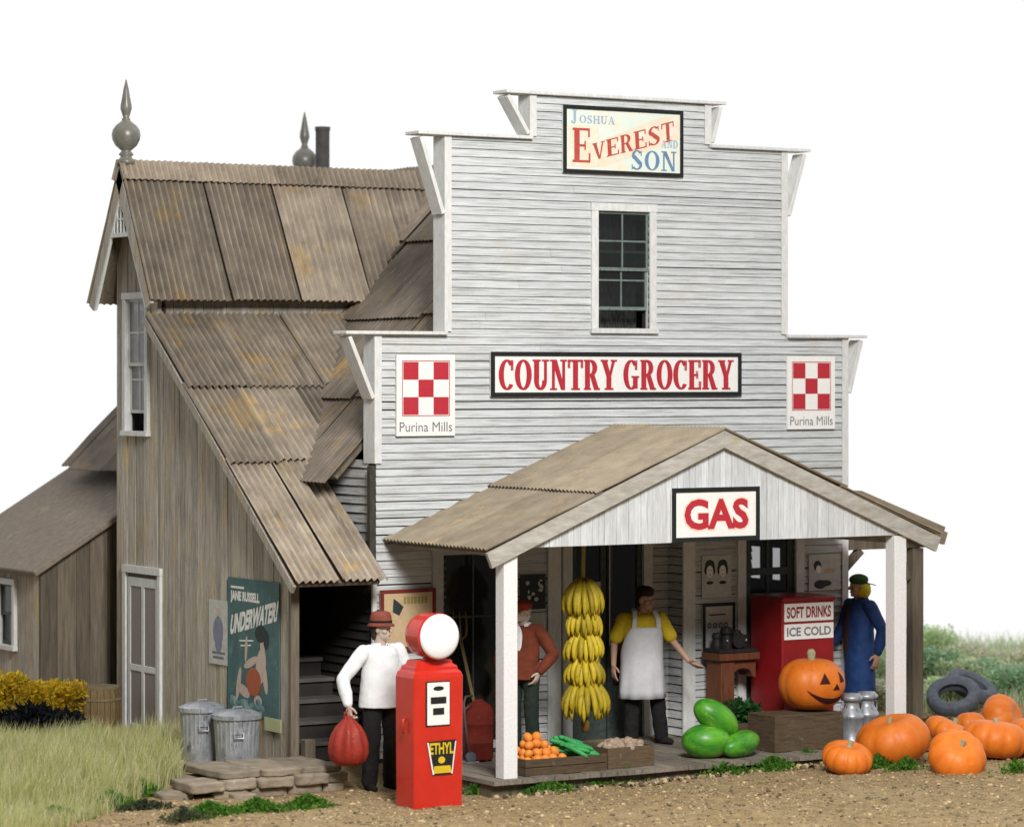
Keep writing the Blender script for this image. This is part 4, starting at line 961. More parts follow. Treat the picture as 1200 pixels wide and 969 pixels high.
# ================================================================== PEOPLE
def hand(mb, W, d, pn, thumb=1, curl=.5, k=1.):
    """palm from wrist W along d, pn = palm normal, thumb = side (+1/-1 along d x pn)"""
    W, d, pn = Vector(W), Vector(d).normalized(), Vector(pn); pn = (pn-d*pn.dot(d)).normalized(); s = d.cross(pn)*thumb
    rot = Matrix((s, d, pn)).transposed()
    mb.ball(W+d*.05*k, (.040*k, .056*k, .019*k), rot, 14, 10)
    for i, (off, ln_) in enumerate(((.030, .078), (.010, .088), (-.011, .082), (-.031, .064))):
        a = W+d*.088*k+s*off*k; c0 = curl*(.5+.12*i); d1 = (d*math.cos(c0)+pn*math.sin(c0)+s*off*1.6).normalized(); b = a+d1*ln_*.48*k
        c1 = c0+curl*.8; d2 = (d*math.cos(c1)+pn*math.sin(c1)+s*off*1.6).normalized(); c = b+d2*ln_*.52*k
        chain(mb, [(a, .0105*k), (b, .0095*k), (c, .0078*k)], 8)
    a = W+d*.022*k+s*.030*k; b = a+(s*.75+d*.6+pn*.25).normalized()*.042*k; c = b+(s*.35+d*.85+pn*.3).normalized()*.034*k
    chain(mb, [(a, .015*k), (b, .0125*k), (c, .0095*k)], 8)
def person(label, loc, rz, H, pose, dress, head_yaw=0., skin=skin_m, pitch=0., bulk=1.14):
    k = H/1.75; root = empty('person', loc, rz, label, 'person')
    S = lambda p: Vector((p[0]*bulk, p[1]*(1+(bulk-1)*.6), p[2]))*k
    bl = 1+(bulk-1)*.75
    hc = S(pose.get('head', (0, -.015, 1.615))); hr = rotm(x=pitch, z=head_yaw)
    def Hd(x, y, z): return hc+hr @ (Vector((x, y, z))*k)
    body = MB()
    def hb(c, r): body.ball(Hd(*c), tuple(a*k for a in r), hr, 18, 12)
    hb((0, .014, .022), (.077, .096, .100)); hb((0, -.018, -.052), (.060, .070, .066)); hb((0, -.066, -.088), (.026, .022, .020)); hb((0, -.074, .036), (.050, .018, .014))
    body.tube([Hd(0, -.088, .022), Hd(0, -.112, -.018)], [.009*k, .016*k], 8); hb((0, -.104, -.02), (.019, .015, .011)); hb((0, -.083, -.052), (.024, .012, .012)); hb((.048, -.055, -.02), (.024, .026, .022)); hb((-.048, -.055, -.02), (.024, .026, .022))
    for s_ in (-1, 1): hb((s_*.078, .008, -.004), (.011, .022, .033))
    chain(body, [(S((0, .012, 1.40)), .062*k), (Hd(0, .016, -.06), .056*k)])
    body.ball(S((0, .0, 1.27)), (.155*k, .10*k, .19*k)); body.ball(S((0, 0, 1.03)), (.14*k, .10*k, .17*k)); body.ball(S((0, 0, .93)), (.15*k, .11*k, .11*k))
    for sd in ('R', 'L'):
        sh, el, wr, hd, pn, cu = pose['arm'+sd]
        chain(body, [(S((-.08 if sd == 'R' else .08, 0, 1.40)), .055*k), (S(sh), .056*k), (S(el), .041*k), (S(wr), .029*k)])
        hand(body, S(wr), hd, pn, pose.get('thumb'+sd, 1), cu, k*1.08)
        hp, kn, an = pose['leg'+sd]; chain(body, [(S(hp), .082*k), (S(kn), .056*k), (S(an), .042*k)]); chain(body, [(S(an), .042*k), (S(an)-Vector((0, 0, .05*k)), .035*k)])
    organic('body', body, skin, root, .0062, 2)
    for s_ in (-1, 1):
        q = MB(); q.ball(Hd(s_*.031, -.080, .006), (.008*k, .006*k, .0055*k), hr, 10, 8); q.build('eye', eye_m, root, local=True, smooth=True)
    q = MB(); q.ball(Hd(0, -.0945, -.055), (.020*k, .005*k, .005*k), hr, 10, 6); q.build('lip', lip_m, root, local=True, smooth=True)
    # trousers, shoes
    q = MB(); q.ball(S((0, 0, .93)), (.168*k*bulk, .128*k*bl, .12*k))
    for sd in ('R', 'L'):
        hp, kn, an = pose['leg'+sd]; chain(q, [(S(hp), .090*k*bl), (S(kn), .078*k*bl), (S(an)+Vector((0, 0, .01*k)), .072*k*bl)])
    organic('trousers', q, dress['trousers'], root, .009, 4, .007, 11)
    for sd in ('R', 'L'):
        an = S(pose['leg'+sd][2]); q = MB(); fo = pose.get('foot'+sd, -.25 if sd == 'R' else .25); fd = Vector((math.sin(fo), -math.cos(fo), 0))
        b = Vector((an.x, an.y, .042*k)); chain(q, [(b-fd*.045*k, .042*k), (b+fd*.06*k, .044*k), (b+fd*.14*k-Vector((0, 0, .006)), .036*k)]); chain(q, [(an, .05*k), (b, .042*k)]); organic('shoe', q, dress['shoes'], root, .009, 3)
    # shirt or coat
    hz = dress.get('hem', .93); fl = dress.get('flare', 1); q = MB(); secs = []
    for t, rx, ry in ((0, .166*fl, .132*fl), (.22, .166*(fl*.8+.2), .132*(fl*.8+.2)), (.5, .168*(fl*.45+.55), .130*(fl*.4+.6)), (.72, .172, .130), (.86, .172, .122), (.95, .155, .100), (1.0, .10, .07)):
        z = (hz+(1.455-hz)*t)*k; secs.append([Vector((rx*bulk*k*math.cos(2*math.pi*a/28), (ry*bl*math.sin(2*math.pi*a/28)-.004)*k, z)) for a in range(28)])
    for A_, B_ in zip(secs, secs[1:]):
        for a in range(28): q.face([A_[a], A_[(a+1) % 28], B_[(a+1) % 28], B_[a]])
    q.face(list(reversed(secs[0]))); q.face(secs[-1])
    chain(q, [(S((-.13, 0, 1.40)), .072*k), (S((.13, 0, 1.40)), .072*k)])
    for sd in ('R', 'L'):
        sh, el, wr = [S(p) for p in pose['arm'+sd][:3]]
        if dress.get('short'): m_ = sh.lerp(el, .74); chain(q, [(sh, .076*k*bl), (m_, .074*k*bl)])
        else: chain(q, [(sh, .072*k*bl), (sh.lerp(el, .6), .066*k*bl), (el, .060*k*bl), (el.lerp(wr, .55), .058*k*bl), (el.lerp(wr, .9), .050*k)])
    organic('shirt' if 'coat' not in dress else 'coat', q, dress['shirt'], root, .009, 5, .006, 8)
    q = MB(); c = S((0, .008, 1.445)); n_ = 20      # collar: a standing band open at the throat
    for i in range(n_):
        a0 = R(-60+300*i/n_); a1 = R(-60+300*(i+1)/n_)
        f = lambda a, r_, z: c+Vector((r_*math.cos(a), r_*1.0*math.sin(a), z))*k
        for (r0, z0, r1, z1) in ((.076, -.02, .070, .035), (.072, .036, .10, -.005)): q.face([f(a0, r0, z0), f(a1, r0, z0), f(a1, r1, z1), f(a0, r1, z1)])
    co_ = q.build('collar', dress.get('collar', dress['shirt']), root, local=True, smooth=True); sd_ = co_.modifiers.new('s', 'SOLIDIFY'); sd_.thickness = .008
    return root, hc, hr, k
def hat_brim(name, root, hc, hr, k, m, crown=.115, brim=.15, z0=.055, droop=.02):
    q = MB(); q.lathe((0, 0, 0), [(.098, z0-.01), (brim, z0-droop), (brim+.003, z0-droop+.008), (.108, z0+.008), (.106, z0+.02), (.103, z0+.07), (.088, z0+crown-.012), (.05, z0+crown), (.02, z0+crown-.014)], 28, rib=lambda g, h: 1+.10*abs(math.sin(g)))
    q.v = [hc+hr @ (Vector((v.x*.86, v.y*.98+.008, v.z))*k) for v in q.v]; q.build(name, m, root, local=True, smooth=True)
    q = MB(); q.lathe((0, 0, 0), [(.110, z0+.012), (.1095, z0+.034)], 28, rib=lambda g, h: 1+.10*abs(math.sin(g))); q.v = [hc+hr @ (Vector((v.x*.865, v.y*.985+.008, v.z))*k) for v in q.v]; q.build('hat_band', cloth_black, root, local=True, smooth=True)
def cap(root, hc, hr, k, m, peak_dir=-1, z0=.045, puff=1., peak=True, tilt=0, plen=.085):
    q = MB(); q.ball((0, .012, z0+.022), (.094*puff, .110*puff, .068), None, 24, 14); q.lathe((0, .012, z0-.025), [(.080, 0), (.086, .01), (.087, .05)], 24, rib=lambda g, h: 1+.12*abs(math.sin(g)))
    q.v = [hc+hr @ (Vector(v)*k) for v in q.v]; o = q.build('cap', m, root, local=True, smooth=True)
    if peak:
        q = MB(); n_ = 14; top = []; 
        for i in range(n_+1):
            a = math.pi*i/n_; top.append((Vector((.082*math.cos(a), peak_dir*(.062+.010*math.sin(a)), z0-.012)), Vector((.072*math.cos(a), peak_dir*(.066+plen*math.sin(a)), z0-.012-.022*math.sin(a)+tilt*math.sin(a)))))
        for i in range(n_): q.face([hc+hr @ (p*k) for p in (top[i][0], top[i+1][0], top[i+1][1], top[i][1])])
        b = q.build('cap_peak', m, root, local=True, smooth=True); sd_ = b.modifiers.new('s', 'SOLIDIFY'); sd_.thickness = .008
def hair(root, hc, hr, k, m, full=False, short=False):
    q = MB(); q.ball((0, .035, .02), (.083, .085, .09), None, 20, 14); q.ball((0, .06, -.03 if short else -.05), (.066, .048, .05 if short else .07 if not full else .09), None, 18, 12)
    if full: q.ball((0, .055, -.03), (.104, .100, .115), None, 18, 12)
    q.v = [hc+hr @ (Vector(v)*k) for v in q.v]; organic('hair', q, m, root, .008, 2, .006, 40)
legs = dict(legR=((-.09, 0, .90), (-.10, -.015, .50), (-.105, .02, .09)), legL=((.09, 0, .90), (.105, -.02, .50), (.115, .015, .09)))

# man in the white shirt
mp = at_g(446, 925); m1 = Vector((mp.x, mp.y, mp.z-.005))
pose = dict(armR=((-.185, 0, 1.395), (-.40, .0, 1.14), (-.40, -.09, .885), (.05, -.15, -1), (1, .1, 0), 1.25), armL=((.185, 0, 1.395), (.30, -.02, 1.12), (.25, -.17, .92), (-.1, -.6, -.7), (-1, 0, 0), .6), thumbR=1, thumbL=-1, **legs)
r1, hc, hr, k = person('man in white shirt and brown hat holding a red bag beside the gas pump', m1, R(6), 1.74, pose, dict(shirt=cloth_white, trousers=cloth_black, shoes=cloth_black, hem=.84, flare=1.24), R(30), skin_pale, bulk=1.16)
hat_brim('hat', r1, hc, hr, k, hat_brown, brim=.132, crown=.125, z0=.060, droop=.026); hair(r1, hc, hr, k, hair_dark)
# his red bag hangs from the closed hand
hw = Matrix.Rotation(R(6), 3, 'Z') @ (Vector((-.40*1.16, -.115, .800))*k)+m1
bagp = Vector((hw.x-.01, hw.y, hw.z-.50))
q = MB(); prof = [(.02, 0), (.12, .008), (.175, .05), (.195, .13), (.19, .22), (.165, .31), (.12, .39), (.07, .44), (.045, .47), (.05, .49)]
q.lathe((0, 0, 0), prof, 60, rib=lambda g, h: 1+.07*math.cos(g*9)*min(1, h*6)); bag = q.build('cloth_bag', bag_red, None, origin=(0, 0, 0), smooth=True); bag.location = bagp; tag(bag, 'ribbed red bag hanging from the right hand of the man in the white shirt', 'bag')
q = MB(); q.tube([(-.03, 0, .47), (-.045, 0, .52), (0, 0, .545), (.045, 0, .52), (.03, 0, .47)], .010, 8); q.build('handle', bag_red, bag, local=True, smooth=True)

# shopkeeper in apron
dz = PZ+.004
m3 = Vector((at_y(752, 870, -.32).x, -.32, dz))
pose = dict(head=(.03, -.03, 1.60), armR=((-.185, 0, 1.39), (-.26, .06, 1.13), (-.29, -.01, .89), (-.05, -.15, -1), (1, .2, 0), .45), armL=((.185, 0, 1.39), (.30, -.06, 1.14), (.42, -.17, .93), (.70, -.55, -.55), (0, .5, .85), .35), thumbR=1, thumbL=1,
            legR=((-.09, 0, .90), (-.10, -.01, .50), (-.10, .03, .09)), legL=((.09, 0, .90), (.15, -.03, .50), (.20, .0, .09)), footL=.5)
r3, hc, hr, k = person('man in yellow shirt, white apron and dark cap reaching out on the porch', m3, R(-14), 1.70, pose, dict(shirt=cloth_yellow, trousers=cloth_black, shoes=cloth_black, short=True, hem=.92), R(26), skin_m, bulk=1.16)
cap(r3, hc, hr, k, hat_dark, peak=False, puff=1.06, z0=.075); hair(r3, hc, hr, k, hair_dark, short=True)
def apron(root, k):
    q = MB(); n_ = 26
    def pt(a, z, bib):
        rx = .232+(.03 if z < .95 else 0)*(1-(z-.5)/.45 if z < .95 else 0); ry = .190+(.03*(1-(z-.5)/.45) if z < .95 else 0)
        fold = .012*math.sin(a*9+1)*max(0, (.98-z)/.5)
        return Vector((math.sin(a)*(rx+fold), -math.cos(a)*(ry+fold)-.002, z))*k
    zs = [.52, .6, .7, .8, .9, 1.0]
    for z0, z1 in zip(zs, zs[1:]):
        for i in range(n_):
            a0 = R(-105+210*i/n_); a1 = R(-105+210*(i+1)/n_); q.face([pt(a0, z0, 0), pt(a1, z0, 0), pt(a1, z1, 0), pt(a0, z1, 0)])
    zs = [1.0, 1.08, 1.16, 1.24, 1.31]
    for z0, z1 in zip(zs, zs[1:]):
        w0, w1 = 105-(z0-1)*190, 105-(z1-1)*190
        w0, w1 = max(46, w0), max(46, w1)
        for i in range(n_):
            f = lambda w_, i_: R(-w_+2*w_*i_/n_)
            q.face([pt(f(w0, i), z0, 1), pt(f(w0, i+1), z0, 1), pt(f(w1, i+1), z1, 1), pt(f(w1, i), z1, 1)])
    o = q.build('apron', cloth_apron, root, local=True, smooth=True, merge=True); s_ = o.modifiers.new('s', 'SOLIDIFY'); s_.thickness = .010; s_.offset = 1
    for sx in (-1, 1):
        q = MB(); pts = [Vector(p)*k for p in ((sx*.145, -.150, 1.30), (sx*.135, -.150, 1.40), (sx*.115, -.09, 1.48), (sx*.095, .0, 1.505), (sx*.06, .07, 1.47))]
        for a, b in zip(pts, pts[1:]): q.beam(a, b, (.026*k, 0, 0), (0, -.005, .007))
        q.build('apron_strap', cloth_apron, root, local=True)
apron(r3, k)
# man in the red cap behind the porch post
m2 = Vector((at_y(613, 880, -.62).x, -.62, dz))
pose = dict(head=(0, -.03, 1.60), armR=((-.185, 0, 1.39), (-.24, -.06, 1.12), (-.16, -.25, 1.02), (.3, -.9, .1), (1, .3, 0), .5), armL=((.185, 0, 1.39), (.31, .09, 1.14), (.20, -.04, .94), (-.2, -.4, -.9), (-1, 0, 0), .7), thumbR=1, thumbL=-1, **legs)
r2, hc, hr, k = person('man in red cap and red-brown coat half hidden by the porch post', m2, R(-58), 1.66, pose, dict(shirt=cloth_brown, trousers=cloth_green, shoes=cloth_black, hem=.86, flare=1.14, collar=cloth_white, coat=1), R(-12), skin_pale, bulk=1.06)
cap(r2, hc, hr, k, hat_red, puff=1.08); hair(r2, hc, hr, k, hair_white)
q = MB(); q.ball(Vector((0, -.128, 1.30))*k, (.055*k, .026*k, .16*k)); q.build('shirt_front', cloth_white, r2, local=True, smooth=True)
# man in blue at the right end
mp = at_z(1008, 853, dz); m4 = Vector((mp.x, mp.y, dz))
pose = dict(head=(0, -.03, 1.60), armR=((-.185, 0, 1.39), (-.25, -.05, 1.13), (-.20, -.20, .95), (.2, -.8, -.4), (1, .2, 0), .6), armL=((.185, 0, 1.39), (.26, .10, 1.13), (.25, .05, .86), (0, -.2, -1), (-1, 0, 0), .5), thumbR=1, thumbL=-1, **legs)
r4, hc, hr, k = person('man in long blue coat and green cap with bright yellow hair', m4, R(-96), 1.74, pose, dict(shirt=cloth_blue, trousers=cloth_blue, shoes=cloth_black, hem=.36, flare=1.12, coat=1), R(-8), skin_m)
cap(r4, hc, hr, k, hat_green, peak_dir=1, z0=.062, puff=1.04, tilt=-.015, plen=.16); hair(r4, hc, hr, k, hair_yellow, True)
q = MB(); q.ball(Vector((-.065, -.112, 1.02))*k, (.10*k, .05*k, .40*k)); q.build('vest', mat('dark_vest', (.05, .03, .025), (.03, .02, .016), 10), r4, local=True, smooth=True)

# ================================================================== PUMPKINS
def pumpkin_mesh(r, h, nrib, depth=.07, name='pumpkin', dent=.16):
    q = MB(); prof = []
    for j in range(1, 22):
        a = -math.pi/2+math.pi*j/22; rr = abs(math.cos(a))**.80*r; zz = math.sin(a)*h/2
        zz -= math.copysign(dent*h*math.exp(-(rr/(r*.36))**2), math.sin(a)); prof.append((rr, zz+h/2))
    q.lathe((0, 0, 0), prof, nrib*8, rib=lambda g, hh: 1-depth*(1-abs(math.sin(g*nrib/2))**.55)+.02*math.sin(g*2+r*20), t=rnd(0, 1))
    return q
def pumpkin(label, p, r, h, nrib=10, tilt=(0, 0), rz=0, stem=True, grp='loose pumpkins by the porch', lift=0.):
    q = pumpkin_mesh(r, h, nrib); o = q.build('pumpkin', pumpkin_o, None, origin=(0, 0, 0), smooth=True); o.location = (p.x, p.y, p.z-.012+lift); o.rotation_euler = (tilt[0], tilt[1], rz)
    tag(o, label, 'pumpkin', grp)
    if stem:
        s_ = MB(); z0 = h*.84-.01; s_.tube([(0, 0, z0-.04), (0, 0, z0), (.012, .0, z0+.04), (.035, .01, z0+.075)], [.06, .040, .028, .032], 8); s_.build('stem', stem_tan, o, local=True)
    return o
pumpkin('small squat pumpkin nearest the porch step, left end of the row', at_g(990, 904), .27, .33, 12, (.25, -.1), .3, stem=True)
pumpkin('large round pumpkin leaning on the white post base', at_g(1053, 894), .395, .53, 8, (.12, -.25), -.5, stem=True)
pumpkin('pumpkin in the front of the pile with its stem turned toward the left front', at_g(1115, 902), .31, .45, 9, (.62, -.40), .2)
pumpkin('big pumpkin with an upright pale stem at the right of the pile', at_g(1163, 888), .36, .43, 10, (.12, 0), 1.2)
pumpkin('dark orange pumpkin at the back of the pile, against the tyres', at_g(1156, 850)+Vector((0, 0, .02)), .30, .42, 8, (1.2, .3), .4, stem=False)
pumpkin('low pumpkin half hidden in the middle of the pile', at_g(1106, 872), .29, .30, 10, (.45, .1), .8)
pumpkin('orange pumpkin wedged between the back one and the stemmed one', at_g(1138, 864), .19, .30, 9, (.3, .2), 2.0, stem=False)
pumpkin('pumpkin at the far right edge of the pile', at_g(1206, 882), .30, .38, 10, (.2, .2), .1)

# ---- porch clutter on the right: cooler, box, jack-o-lantern
cf = at_y(917, 700, -.70); cw = at_y(978, 700, -.70).x-cf.x
cool = empty('drink_cooler', (cf.x+cw/2, -.38, PZ), label='dark red soft drink cooler with two white lettered panels behind the carved pumpkin', cat='cooler')
q = MB(); q.box((cf.x, -.70, PZ), (cf.x+cw, -.10, cf.z)); q.build('cabinet', dark_red, cool, bevel=.02)
q = MB(); q.box((cf.x-.012, -.715, cf.z-.055), (cf.x+cw+.012, -.09, cf.z-.005)); q.build('lid', dark_red, cool, bevel=.012)
for (py_a, py_b, txt) in ((701, 722, 'SOFT DRINKS'), (725, 743, 'ICE COLD')):
    za, zb_ = at_y(945, py_a, -.70).z-.05, at_y(945, py_b, -.70).z-.05
    q = MB(); q.box((cf.x+.02, -.712, zb_), (cf.x+cw-.025, -.702, za)); pn = q.build('panel', sign_white, cool)
    q = MB(); put_text(q, txt, (cf.x+.05, -.7135, zb_+.035), U*(cw-.11), V*(za-zb_-.07), 0, .03); q.build('lettering', dark_red if txt[0] == 'S' else grey_ink, pn)
def crate(name, label, x0, x1, y0, y1, z0, z1, m=crate_w, slats=2, rz=0, group=None, solid=False):
    cx, cy = (x0+x1)/2, (y0+y1)/2; o = empty(name, (cx, cy, z0), rz, label, 'crate', group)
    hx, hy, h = (x1-x0)/2, (y1-y0)/2, z1-z0; t = .016; sh = h/slats
    for nm, (a, b) in dict(front=((-hx, -hy), (hx, -hy+t)), back=((-hx, hy-t), (hx, hy)), left=((-hx, -hy+t), (-hx+t, hy-t)), right=((hx-t, -hy+t), (hx, hy-t))).items():
        q = MB()
        for s_ in range(slats): q.box((a[0], a[1], s_*sh+.004), (b[0], b[1], (s_+1)*sh-.004), 0, rnd(0, 1))
        q.build('side_board', m, o, local=True)
    q = MB(); q.box((-hx+t, -hy+t, .006), (hx-t, hy-t, .02)); q.build('bottom_board', m, o, local=True)
    if solid: q = MB(); q.box((-hx+.002, -hy+.002, h), (hx-.002, hy-.002, h+.014), 0, .7); q.build('lid_board', m, o, local=True)
    return o
bx = at_z(886, 880, PZ); b1 = at_z(940, 881, PZ)
bxx0, byy0 = at_y(938, 880, -1.62).x-.0, -1.62
B0 = at_z(908, 882, PZ); B1x = at_y(988, 870, B0.y).x; Btop = at_y(908, 841, B0.y).z
crate('wooden_box', 'plain brown wooden box with a lid under the carved pumpkin', B0.x, B1x, B0.y, B0.y+.48, PZ, Btop, slats=1, solid=True)
jp = Vector(((B0.x+B1x)/2+.24, B0.y+.27, Btop+.014)); jr = .365; jh = .575
q = pumpkin_mesh(jr, jh, 8, .05, dent=.06); jk = q.build('jack_o_lantern', pumpkin_o, None, origin=(0, 0, 0), smooth=True); jk.location = jp; jk.rotation_euler = (0, 0, R(0)); tag(jk, 'carved pumpkin with a wide grin and triangle eyes on the brown box', 'jack-o-lantern')
q = MB(); q.tube([(0, 0, jh*.86), (-.005, 0, jh-.01), (-.015, -.01, jh+.05), (-.02, -.015, jh+.085)], [.06, .040, .048, .03], 10); q.build('stem', stem_tan, jk, local=True, smooth=True)
def on_pump(az, el):     # az from -Y toward +X, el up, in radians
    a = el; rr = abs(math.cos(a))**.80*jr; g = az-math.pi/2
    rib = 1-.05*(1-abs(math.sin(g*4))**.55)+.02*math.sin(g*2+jr*20)
    rr *= rib; return Vector((rr*math.cos(g), rr*math.sin(g), math.sin(a)*jh/2+jh/2))
def carve_poly(name, pts, sub=6):       # triangle / quad list in (az, el) degrees
    q = MB()
    for tri in pts:
        A, B_, C_ = [Vector((p[0], p[1], 0)) for p in tri]
        def g(i, j): p = A+(B_-A)*(i/sub)+(C_-A)*(j/sub); w_ = on_pump(R(p.x), R(p.y)); c = Vector((0, 0, jh/2)); return w_+(w_-c).normalized()*.005
        for i in range(sub):
            for j in range(sub-i):
                q.face([g(i, j), g(i+1, j), g(i, j+1)])
                if i+j < sub-1: q.face([g(i+1, j), g(i+1, j+1), g(i, j+1)])
    q.build(name, carve, jk, local=True, smooth=True)
carve_poly('eye', [((-24, 6), (-3, 6), (-13, 30))]); carve_poly('eye', [((20, 7), (40, 8), (23, 32))]); carve_poly('nose', [((3, -8), (19, -8), (11, 6))])
mt = []
for i in range(14):
    f = lambda t, s_: (-46+t*100, -6-36*math.sin(math.pi*t)**.8*(1 if s_ else .58))
    t0, t1 = i/14, (i+1)/14; mt.append((f(t0, 0), f(t0, 1), f(t1, 1))); mt.append((f(t0, 0), f(t1, 1), f(t1, 0)))
carve_poly('mouth', mt, 2)
# milk cans
def milk_can(label, p):
    o = empty('milk_can', p, 0, label, 'milk can', 'milk cans by the right porch post')
    q = MB(); q.lathe((0, 0, 0), [(.125, 0), (.135, .008), (.135, .03), (.130, .035), (.130, .29), (.136, .295), (.136, .32), (.128, .335), (.088, .40), (.080, .41), (.080, .47), (.086, .49)], 24); q.build('body', steel, o, local=True, smooth=True)
    q = MB(); q.lathe((0, 0, 0), [(.088, .475), (.115, .485), (.122, .505), (.118, .53), (.10, .535), (.095, .555), (.04, .562)], 24); q.build('lid', steel, o, local=True, smooth=True)
    for s_ in (-1, 1): q = MB(); q.tube([(s_*.085, 0, .45), (s_*.135, 0, .45), (s_*.14, 0, .36), (s_*.128, 0, .34)], .010, 6); q.build('handle', steel, o, local=True, smooth=True)
milk_can('galvanised milk can next to the brown box, left of the pair', Vector((B1x+.25, B0.y+.17, .165)))
milk_can('galvanised milk can against the white porch post, right of the pair', Vector((B1x+.51, B0.y+.24, .165)))

# greens crate, watermelons
G0 = at_z(842, 852, PZ)
crate('produce_crate', 'low brown crate heaped with dark leafy greens behind the watermelons', 3.98, 4.62, -.64, -.22, PZ, PZ+.20, slats=2)
def leaves(mb, c, rad, n, size, cols, flat=1., up=.3):
    c = Vector(c)
    for _ in range(n):
        while True:
            p = Vector((rnd(-1, 1), rnd(-1, 1), rnd(-1, 1)))
            if p.length <= 1: break
        sh = p.length; p = p*(.55+.45*random.random()) if sh > .6 else p
        q_ = c+Vector((p.x*rad[0], p.y*rad[1], p.z*rad[2])); s_ = size*rnd(.6, 1.4)
        d = (p+jit(.8)+Vector((0, 0, up))).normalized(); e = d.cross(jit(1)).normalized()
        cl = random.choice(cols); b = rnd(.75, 1.25); cl = (cl[0]*b, cl[1]*b, cl[2]*b)
        mb.face([q_-e*s_*.32, q_+d*s_*.5-e*s_*.28, q_+d*s_*1.0, q_+d*s_*.5+e*s_*.30], 0, .5, cl)
DKG = [(.03, .11, .03), (.05, .17, .045), (.02, .07, .025)]
q = MB(); leaves(q, (4.30, -.43, PZ+.27), (.33, .20, .15), 1100, .075, [(.05, .17, .045), (.08, .25, .06), (.03, .11, .035)]); tag(q.build('leafy_greens', leaf_m, None, origin=(4.27, -.42, PZ+.2)), 'heap of dark leafy greens in the low crate behind the watermelons', 'greens', kind='stuff')
def melon(label, p, r, rot):
    q = MB(); q.ball((0, 0, 0), r, None, 32, 20); o = q.build('watermelon', melon_g, None, origin=(0, 0, 0), smooth=True); o.location = p; o.rotation_euler = rot; tag(o, label, 'watermelon', 'watermelons stacked on the porch edge')
    s_ = MB(); s_.tube([(r[0]*.985, 0, 0), (r[0]*1.06, 0, .008)], [.012, .008], 6); s_.build('stem', stem_tan, o, local=True)
w1 = at_z(838, 890, PZ); w2 = at_z(872, 887, PZ); 
melon('large round ended watermelon at the bottom left of the three', Vector((w1.x, w1.y+.16, PZ+.178)), (.26, .20, .18), (0, 0, R(-25)))
melon('long pale striped watermelon lying across the front right', Vector((w2.x+.0, w2.y+.06, PZ+.135)), (.30, .145, .135), (0, R(-6), R(22)))
melon('watermelon tilted on top of the other two', Vector(((w1.x+w2.x)/2-.06, (w1.y+w2.y)/2+.16, PZ+.415)), (.275, .165, .16), (R(4), R(34), R(-14)))

# iron topped wooden stand
st = empty('wooden_stand', (4.33, -.28, PZ), label='red-brown wooden stand with a curved bracket under its top, left of the cooler', cat='stand')
q = MB(); q.box((4.10, -.42, PZ), (4.28, -.14, PZ+.86)); q.build('side_panel', stand_w, st, bevel=.006)
q = MB(); q.box((4.06, -.46, PZ+.86), (4.60, -.10, PZ+.94)); q.build('top', stand_w, st, bevel=.008)
q = MB(); q.prism([(4.282, -.40, PZ+.858), (4.58, -.40, PZ+.858), (4.58, -.40, PZ+.66)]+[(4.43+.10*math.cos(R(a)), -.40, PZ+.66+.02+.09*math.sin(R(a))) for a in (0, 30, 60, 90)]+[(4.34, -.40, PZ+.76), (4.282, -.40, PZ+.72)], (0, .24, 0)); q.build('bracket', stand_w, st)
im = empty('iron_machine', (4.33, -.28, PZ+.942), label='cluttered black cast iron machine on top of the red-brown stand', cat='machine')
q = MB(); q.box((4.07, -.44, PZ+.942), (4.58, -.12, PZ+.985)); q.build('base_plate', iron, im, bevel=.006)
for (x, r_, h) in ((4.14, .06, .18), (4.27, .08, .24), (4.40, .07, .2), (4.51, .05, .14)):
    q = MB(); q.lathe((x, -.28, PZ+.985), [(r_, 0), (r_*1.05, h*.2), (r_*.8, h*.6), (r_, h*.7), (r_*.7, h*.95), (.01, h)], 14); q.build('iron_pot', iron, im)
q = MB(); q.lathe((4.33, -.43, PZ+1.08), [(.07, -.012), (.085, -.012), (.085, .012), (.07, .012)], 20, axis='y'); q.build('wheel', iron, im)
for x in (4.22, 4.29, 4.47): q = MB(); q.ball((x, -.372, PZ+1.07), (.015, .012, .02), None, 8, 6); q.build('knob', chrome, im, smooth=True)

# fruit crates on the porch edge, left
K0 = at_z(612, 908, PZ-.0); fx0 = at_y(611, 905, PY+.08).x; fx1 = at_y(706, 905, PY+.08).x; fx2 = at_y(763, 900, PY+.12).x
crate('produce_crate', 'long brown crate of oranges and cucumbers beside the left porch post', fx0, fx1, PY+.0, PY+.42, PZ, PZ+.17, slats=2)
crate('produce_crate', 'short brown crate of pale muddy potatoes on the porch edge', fx1+.03, fx2, PY+.06, PY+.44, PZ, PZ+.215, slats=1, rz=R(4))
def dup_set(name, mk, n, spots, label, cat, group):
    o = None
    for i, (p, rot, sc_) in enumerate(spots):
        if i == 0: o = mk(); c = o
        else: c = o.copy(); col.objects.link(c)
        c.location = p; c.rotation_euler = rot; c.scale = sc_; tag(c, label, cat, group)
def mk_orange():
    q = MB(); q.ball((0, 0, 0), .052, None, 14, 10); return q.build('orange', orange_c, None, origin=(0, 0, 0), smooth=True)
sp = []; ox0, ox1 = fx0+.06, fx0+(fx1-fx0)*.50
